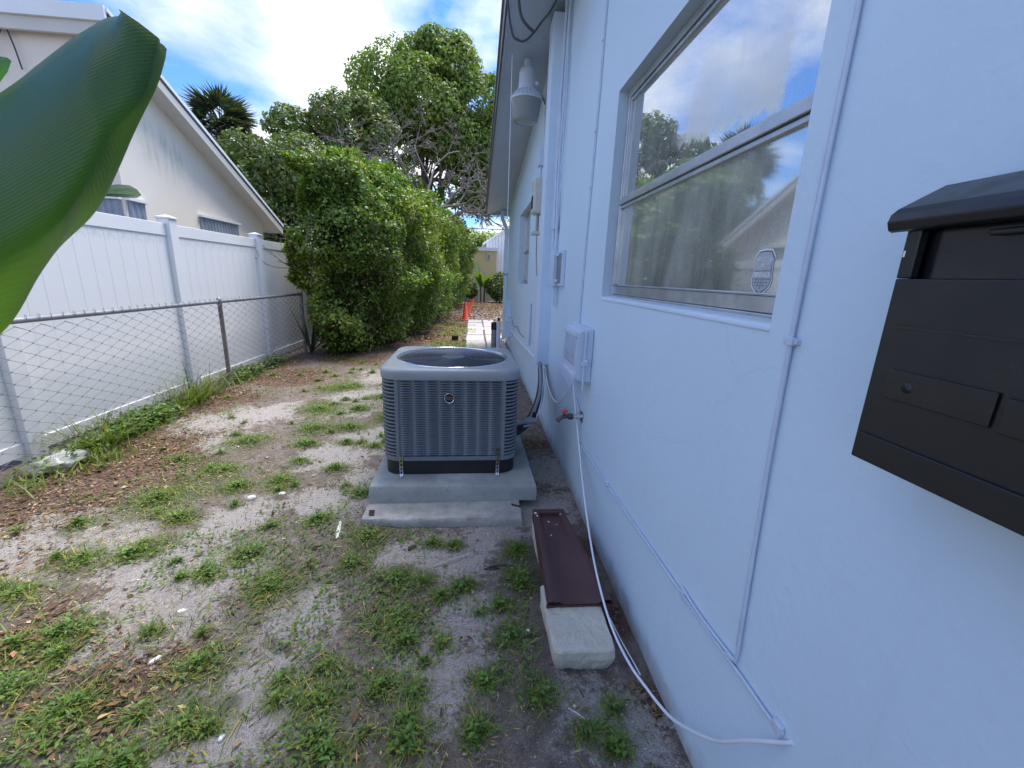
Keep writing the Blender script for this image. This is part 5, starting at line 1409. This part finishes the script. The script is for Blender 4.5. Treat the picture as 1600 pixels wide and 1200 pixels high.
P.append(np.stack([x, y, np.zeros(n)], 1)[kp]); Hh_.append(r.uniform(.012, .042, n)[kp]); Wd.append(r.uniform(.0012, .0024, n)[kp])
P = np.concatenate(P); Hh_ = np.concatenate(Hh_); Wd = np.concatenate(Wd)
kp = ~((P[:, 0] > .29) & (P[:, 1] > 1.2) & (P[:, 1] < 2.2)) & ~((P[:, 0] > -.7) & (P[:, 0] < .4) & (P[:, 1] > 2.2) & (P[:, 1] < 3.6)) & (P[:, 0] < .68)
P, Hh_, Wd = P[kp], Hh_[kp], Wd[kp]; n = len(P); P[:, 2] = hz(P[:, 0], P[:, 1]) - .003
V, F = blade_arrays(P, Hh_, Wd * (1 + .1 * P[:, 1]), r.uniform(.2, 1.6, n), r.uniform(0, 6.28, n))
o = link('yard_grass', np_mesh('yard_grass', V, F, M['grass'], tints(n, 1.0, .28, .14, 7, r))); tag(o, 'short patchy green grass growing over the sandy yard', 'grass', None, 'stuff')
# longer runner grass at the near left
n = 700
x = r.uniform(-2.3, -.55, n); y = .85 + r.random(n) * 1.05; kp = fbm(x * 2.6, y * 2.6, 151, 3) + .12 * (-x - 1.2) > .50
P = np.stack([x, y, hz(x, y) - .003], 1)[kp]; n = len(P)
V, F = blade_arrays(P, r.uniform(.018, .045, n), r.uniform(.0018, .0036, n), r.uniform(.9, 2.4, n), r.normal(.6, 1.2, n), .5)
o = link('runner_grass', np_mesh('runner_grass', V, F, M['grass'], tints(n, 1.0, .3, .22, 7, r))); tag(o, 'coarse creeping grass blades in the near left corner of the yard', 'grass', None, 'stuff')
# broad-leaf weeds inside the clumps
C = []
for i, (cx_, cy_, rad) in enumerate(CLUMPS):
    dense = (1.0 if i % 3 else 1.9) * (.45 if cx_ < -.8 and cy_ < 1.75 and i % 2 else 1.0)
    n = int(95 * dense * (rad / .12) ** 1.4); q = np.abs(r.normal(0, .42, n)); a = r.uniform(0, 6.28, n)
    C.append(np.stack([cx_ + rad * q * np.cos(a), cy_ + rad * q * np.sin(a), .004 + r.random(n) * .035 * np.exp(-q)], 1))
n = 36000
x = r.uniform(-2.6, .64, n); y = .8 + r.random(n) ** 1.6 * 6; dn = fbm(x * 2.0, y * 2.0, 141, 4) + .5 * (fbm(x * 9, y * 9, 143, 3) - .5) - .10 * blobs(x, y, SAND) - .12 * ((x < -.8) & (y < 1.75))
kp = dn > .585
C.append(np.stack([x, y, .003 + r.random(n) * .018], 1)[kp])
C = np.concatenate(C)
kp = ~((C[:, 0] > .29) & (C[:, 1] > 1.2) & (C[:, 1] < 2.2)) & ~((C[:, 0] > -.7) & (C[:, 0] < .4) & (C[:, 1] > 2.2) & (C[:, 1] < 3.6)); C = C[kp]; n = len(C)
C[:, 2] += hz(C[:, 0], C[:, 1])
a = r.uniform(0, 6.28, n)
D = np.stack([np.cos(a), np.sin(a), r.uniform(-.05, .7, n)], 1); NN = unit(np.stack([r.normal(0, .3, n), r.normal(0, .3, n), np.ones(n)], 1))
V, F = leaf_arrays(C, D, NN, r.uniform(.012, .030, n), r.uniform(.0035, .0075, n), .35)
o = link('ground_weeds', np_mesh('ground_weeds', V, F, M['weed'], tints(n, 1.0, .25, .06, 4, r))); tag(o, 'low broad-leaved weeds growing in clumps across the yard', 'weeds', None, 'stuff')
# taller grass along the fence
P = []; Hh_ = []
for cy_, cx_, sp, n, h in ((3.35, -2.98, .10, 200, .27), (3.5, -3.0, .08, 90, .2), (4.55, -3.05, .12, 190, .30), (4.85, -3.08, .12, 140, .26), (4.15, -3.02, .15, 60, .16), (5.6, -3.06, .2, 70, .14), (2.75, -2.9, .12, 70, .12), (3.12, -2.80, .10, 90, .10), (3.9, -2.9, .2, 50, .10)):
    P.append(np.stack([r.normal(cx_, .07, n), r.normal(cy_, sp, n), np.zeros(n)], 1)); Hh_.append(np.abs(r.normal(h * .75, h * .3, n)) + .03)
P = np.concatenate(P); Hh_ = np.concatenate(Hh_); n = len(P); P[:, 2] = hz(P[:, 0], P[:, 1]) - .004
V, F = blade_arrays(P, Hh_, r.uniform(.003, .0062, n), r.uniform(.15, 1.0, n), r.uniform(0, 6.28, n), .7)
o = link('fence_grass', np_mesh('fence_grass', V, F, M['grass'], tints(n, .95, .25, .08, 7, r))); tag(o, 'long unmown grass along the foot of the fences', 'grass', None, 'stuff')
C = []
for cy_, cx_, n, h in ((3.75, -3.02, 900, .16), (4.0, -3.05, 700, .14), (5.6, -3.12, 700, .16), (5.95, -3.12, 500, .14), (3.15, -3.0, 350, .12), (6.6, -3.1, 500, .16)):
    C.append(np.stack([r.normal(cx_, .07, n), r.normal(cy_, .16, n), r.random(n) * h], 1))
C = np.concatenate(C); n = len(C); a = r.uniform(0, 6.28, n)
V, F = leaf_arrays(C, np.stack([np.cos(a), np.sin(a), r.uniform(-.3, .5, n)], 1), unit(np.stack([r.normal(.3, .3, n), r.normal(0, .3, n), np.ones(n)], 1)), r.uniform(.025, .055, n), r.uniform(.010, .018, n), .2)
o = link('fence_weeds', np_mesh('fence_weeds', V, F, M['weed'], tints(n, .85, .25, .03, 4, r))); tag(o, 'leafy dark weeds growing under the chain-link fence', 'weeds', None, 'stuff')
# grass patches in the far yard
n = 9000
x = r.uniform(-1.2, .0, n); y = r.uniform(7.2, 14, n); kp = fbm(x * 1.6, y * 1.6, 47, 3) > .5
P = np.stack([x, y, hz(x, y) - .003], 1)[kp]; n = len(P)
V, F = blade_arrays(P, r.uniform(.03, .08, n), r.uniform(.003, .006, n), r.uniform(.2, 1.2, n), r.uniform(0, 6.28, n))
o = link('far_grass', np_mesh('far_grass', V, F, M['grass'], tints(n, 1.15, .25, .3, 7, r))); tag(o, 'sunlit yellow-green grass beside the paved path', 'grass', None, 'stuff')
# dry straw and grass clippings
n = 60000
x = r.uniform(-3.15, .66, n); y = .8 + r.random(n) ** 1.4 * 7
m_ = blobs(x, y, MULCH) * .9 + .32 * (fbm(x * 3, y * 3, 95, 3)) + .22 * blobs(x, y, CLUMPS[:51]) - .35 * blobs(x, y, SAND)
kp = (m_ + r.normal(0, .16, n) > .20) & ~((np.abs(x + .15) < .56) & (y > 2.2) & (y < 3.6)) & ~((x > .29) & (y > 1.2) & (y < 2.2))
x, y = x[kp], y[kp]; n = len(x); a = r.uniform(0, 6.28, n)
C = np.stack([x, y, hz(x, y) + .003 + r.random(n) * .008], 1)
V, F = leaf_arrays(C, np.stack([np.cos(a), np.sin(a), r.normal(.02, .12, n)], 1), np.tile([0, 0, 1.0], (n, 1)) + r.normal(0, .3, (n, 3)), r.uniform(.010, .012 + .06 * r.random(n) ** 2, n), r.uniform(.0008, .0024, n), .2)
o = link('dry_straw', np_mesh('dry_straw', V, F, M['straw'], tints(n, .72, .42, 0, 4, r))); tag(o, 'dry grass clippings and straw scattered on the soil', 'straw', None, 'stuff')
# dead leaves and mulch chips
n = 40000
x = -3.2 + r.random(n) ** 1.3 * 3.9; y = .9 + r.random(n) ** 1.2 * 9
m_ = blobs(x, y, MULCH) + .25 * (fbm(x * 3, y * 3, 97, 3) - .5) - .45 * blobs(x, y, SAND)
kp = ((m_ + r.normal(0, .14, n) > .55) | (r.random(n) < .06)) & ~((np.abs(x + .15) < .56) & (y > 2.2) & (y < 3.6)) & ~((x > .29) & (x < .62) & (y > 1.2) & (y < 2.2)) & (x < .675)
x, y = x[kp], y[kp]; n = len(x); a = r.uniform(0, 6.28, n)
C = np.stack([x, y, hz(x, y) + .002 + r.random(n) * .012], 1)
V, F = leaf_arrays(C, np.stack([np.cos(a), np.sin(a), r.normal(.05, .2, n)], 1), np.tile([0, 0, 1.0], (n, 1)) + r.normal(0, .35, (n, 3)), r.uniform(.012, .05, n), r.uniform(.003, .011, n), .35)
tt = tints(n, .95, .38, .0, 4, r); pale = np.repeat(r.random(n) < .22, 4); tt[pale] *= np.array([1.7, 1.9, 2.0])
o = link('leaf_litter', np_mesh('leaf_litter', V, F, M['litter'], tt)); tag(o, 'brown dead leaves and mulch chips covering the left of the yard', 'leaf litter', None, 'stuff')
n = 9000
x = r.uniform(-1.8, 1.5, n); y = r.uniform(9, 25, n); a = r.uniform(0, 6.28, n); kp = ~((x > -.3) & (x < .7) & (y < 14.2)) & ~((x > .5) & (y < 10))
x, y, a = x[kp], y[kp], a[kp]; n = len(x)
V, F = leaf_arrays(np.stack([x, y, hz(x, y) + .01], 1), np.stack([np.cos(a), np.sin(a), r.normal(.05, .2, n)], 1), np.tile([0, 0, 1.0], (n, 1)) + r.normal(0, .35, (n, 3)), r.uniform(.05, .12, n), r.uniform(.015, .035, n), .35)
tt = tints(n, 1.3, .4, .0, 4, r); o = link('far_leaf_litter', np_mesh('far_leaf_litter', V, F, M['litter'], tt)); tag(o, 'dead leaves strewn over the far yard behind the cones', 'leaf litter', None, 'stuff')
# shell grit and small stones
n = 2600
x = r.uniform(-2.8, .66, n); y = .85 + r.random(n) ** 1.5 * 4.5; kp = ~((np.abs(x + .15) < .56) & (y > 2.2) & (y < 3.6)) & ~((x > .29) & (x < .62) & (y > 1.2) & (y < 2.2)); x, y = x[kp], y[kp]; n = len(x)
s_ = np.abs(r.normal(0, 1, n)) ** 2 * .0017 + .0014
b6 = np.array([[1, 0, 0], [-.8, .3, 0], [0, 1, 0], [.2, -.9, 0], [0, 0, .7], [0, .1, -.6]]); f8 = np.array([[0, 2, 4], [2, 1, 4], [1, 3, 4], [3, 0, 4], [2, 0, 5], [1, 2, 5], [3, 1, 5], [0, 3, 5]])
a = r.uniform(0, 6.28, n); ca, sa = np.cos(a)[:, None], np.sin(a)[:, None]
bx = b6[None, :, 0] * ca - b6[None, :, 1] * sa; by = b6[None, :, 0] * sa + b6[None, :, 1] * ca
V = np.stack([x[:, None] + bx * s_[:, None], y[:, None] + by * s_[:, None] * r.uniform(.5, 1, n)[:, None], (hz(x, y) + s_ * .25)[:, None] + b6[None, :, 2] * s_[:, None] * .8], 2).reshape(-1, 3)
F = (np.arange(n)[:, None, None] * 6 + f8[None]).reshape(-1, 3)
o = link('shell_grit', np_mesh('shell_grit', V, F, M['shell'], tints(n, .9, .35, 0, 6, r))); tag(o, 'white shell bits and small pebbles in the sand', 'gravel', None, 'stuff')

# ---- single bits lying about
def chip(name, label, cat, x, y, lx, ly, h, rz, mat):
    z = float(hz([x], [y])[0])
    m = MB(); q = [(-1, -.5), (-.4, -1), (.6, -.8), (1, 0), (.5, .9), (-.6, .8)]; ca, sa = math.cos(rz), math.sin(rz)
    P_ = [(lx * a * ca - ly * b * sa, lx * a * sa + ly * b * ca) for a, b in q]
    m.loops([[(a * .9, b * .9, -.004) for a, b in P_], [(a, b, h * .5) for a, b in P_], [(a * .75, b * .75, h) for a, b in P_]]); m.f.append((12, 13, 14, 15, 16, 17))
    o = m.build(name, mat, None, False, (x, y, z)); tag(o, label, cat)
chip('white_stick', 'white painted sliver of wood on the soil in front of the slab', 'stick', -.77, 2.19, .012, .10, .012, .18, M['whitebit'])
chip('white_shell', 'large white shell fragment on bare sand at lower left', 'shell', -1.26, 1.62, .020, .011, .008, .3, M['whitebit'])
chip('white_shell', 'long white shell fragment near the lower left weeds', 'shell', -1.20, 1.38, .010, .024, .010, -.5, M['whitebit'])
chip('white_shell', 'round white shell fragment in the middle of the yard left of the pad', 'shell', -1.27, 2.62, .024, .016, .012, .1, M['whitebit'])
chip('paper_scrap', 'crumpled white paper scrap beside the round shell', 'paper', -1.44, 2.57, .028, .02, .02, .5, M['whitebit'])
chip('paper_scrap', 'small pale scrap on the weeds left of the limestone block', 'paper', .235, 1.42, .014, .010, .012, .9, M['whitebit'])
chip('plastic_strip', 'flat black plastic strip in the grass beside the brown trough', 'plastic strip', .14, 1.84, .085, .018, .008, .08, M['black'])
chip('dry_leaf', 'brown dry leaf in the grass in front of the slab', 'leaf', -.33, 2.02, .03, .018, .01, .6, M['rust'])
for k, (x0, y0, x1, y1) in enumerate(((-1.28, 2.10, -1.20, 2.28), (-.62, 1.28, -.48, 1.08), (.34, 1.10, .40, 1.02), (-.2, 1.86, -.02, 1.95))):
    zz_ = float(hz([x0], [y0])[0]) + .006
    cable('twig', ('thin dark twig on the pale sand left of the pad', 'curved dry twig among weeds near the bottom of the yard', 'pale dry stem on the soil in front of the limestone block', 'long dry stem lying in the grass before the trough')[k], 'twig', [(x0, y0, zz_), ((x0 + x1) / 2 + .01, (y0 + y1) / 2, zz_ + .008), (x1, y1, zz_ + .002)], .0026, M['greybark'] if k == 0 else M['creambox'], 8, 5)
# crumpled clear bag under the fence
r = np.random.default_rng(5); nu, nv = 18, 12; V = []
for i in range(nu):
    for j in range(nv):
        u = 2 * math.pi * i / nu; v_ = math.pi * j / (nv - 1); k_ = .7 + .6 * r.random()
        V.append((.13 * k_ * math.sin(v_) * math.cos(u), .17 * k_ * math.sin(v_) * math.sin(u), .05 + .055 * k_ * math.cos(v_)))
F = [(i * nv + j, i * nv + j + 1, ((i + 1) % nu) * nv + j + 1, ((i + 1) % nu) * nv + j) for i in range(nu) for j in range(nv - 1)]
o = link('plastic_bag', np_mesh('plastic_bag', np.array(V), np.array(F), M['poly']), None, None, (-2.99, 3.02, 0)); tag(o, 'crumpled clear plastic bag under the chain-link fence', 'plastic bag')
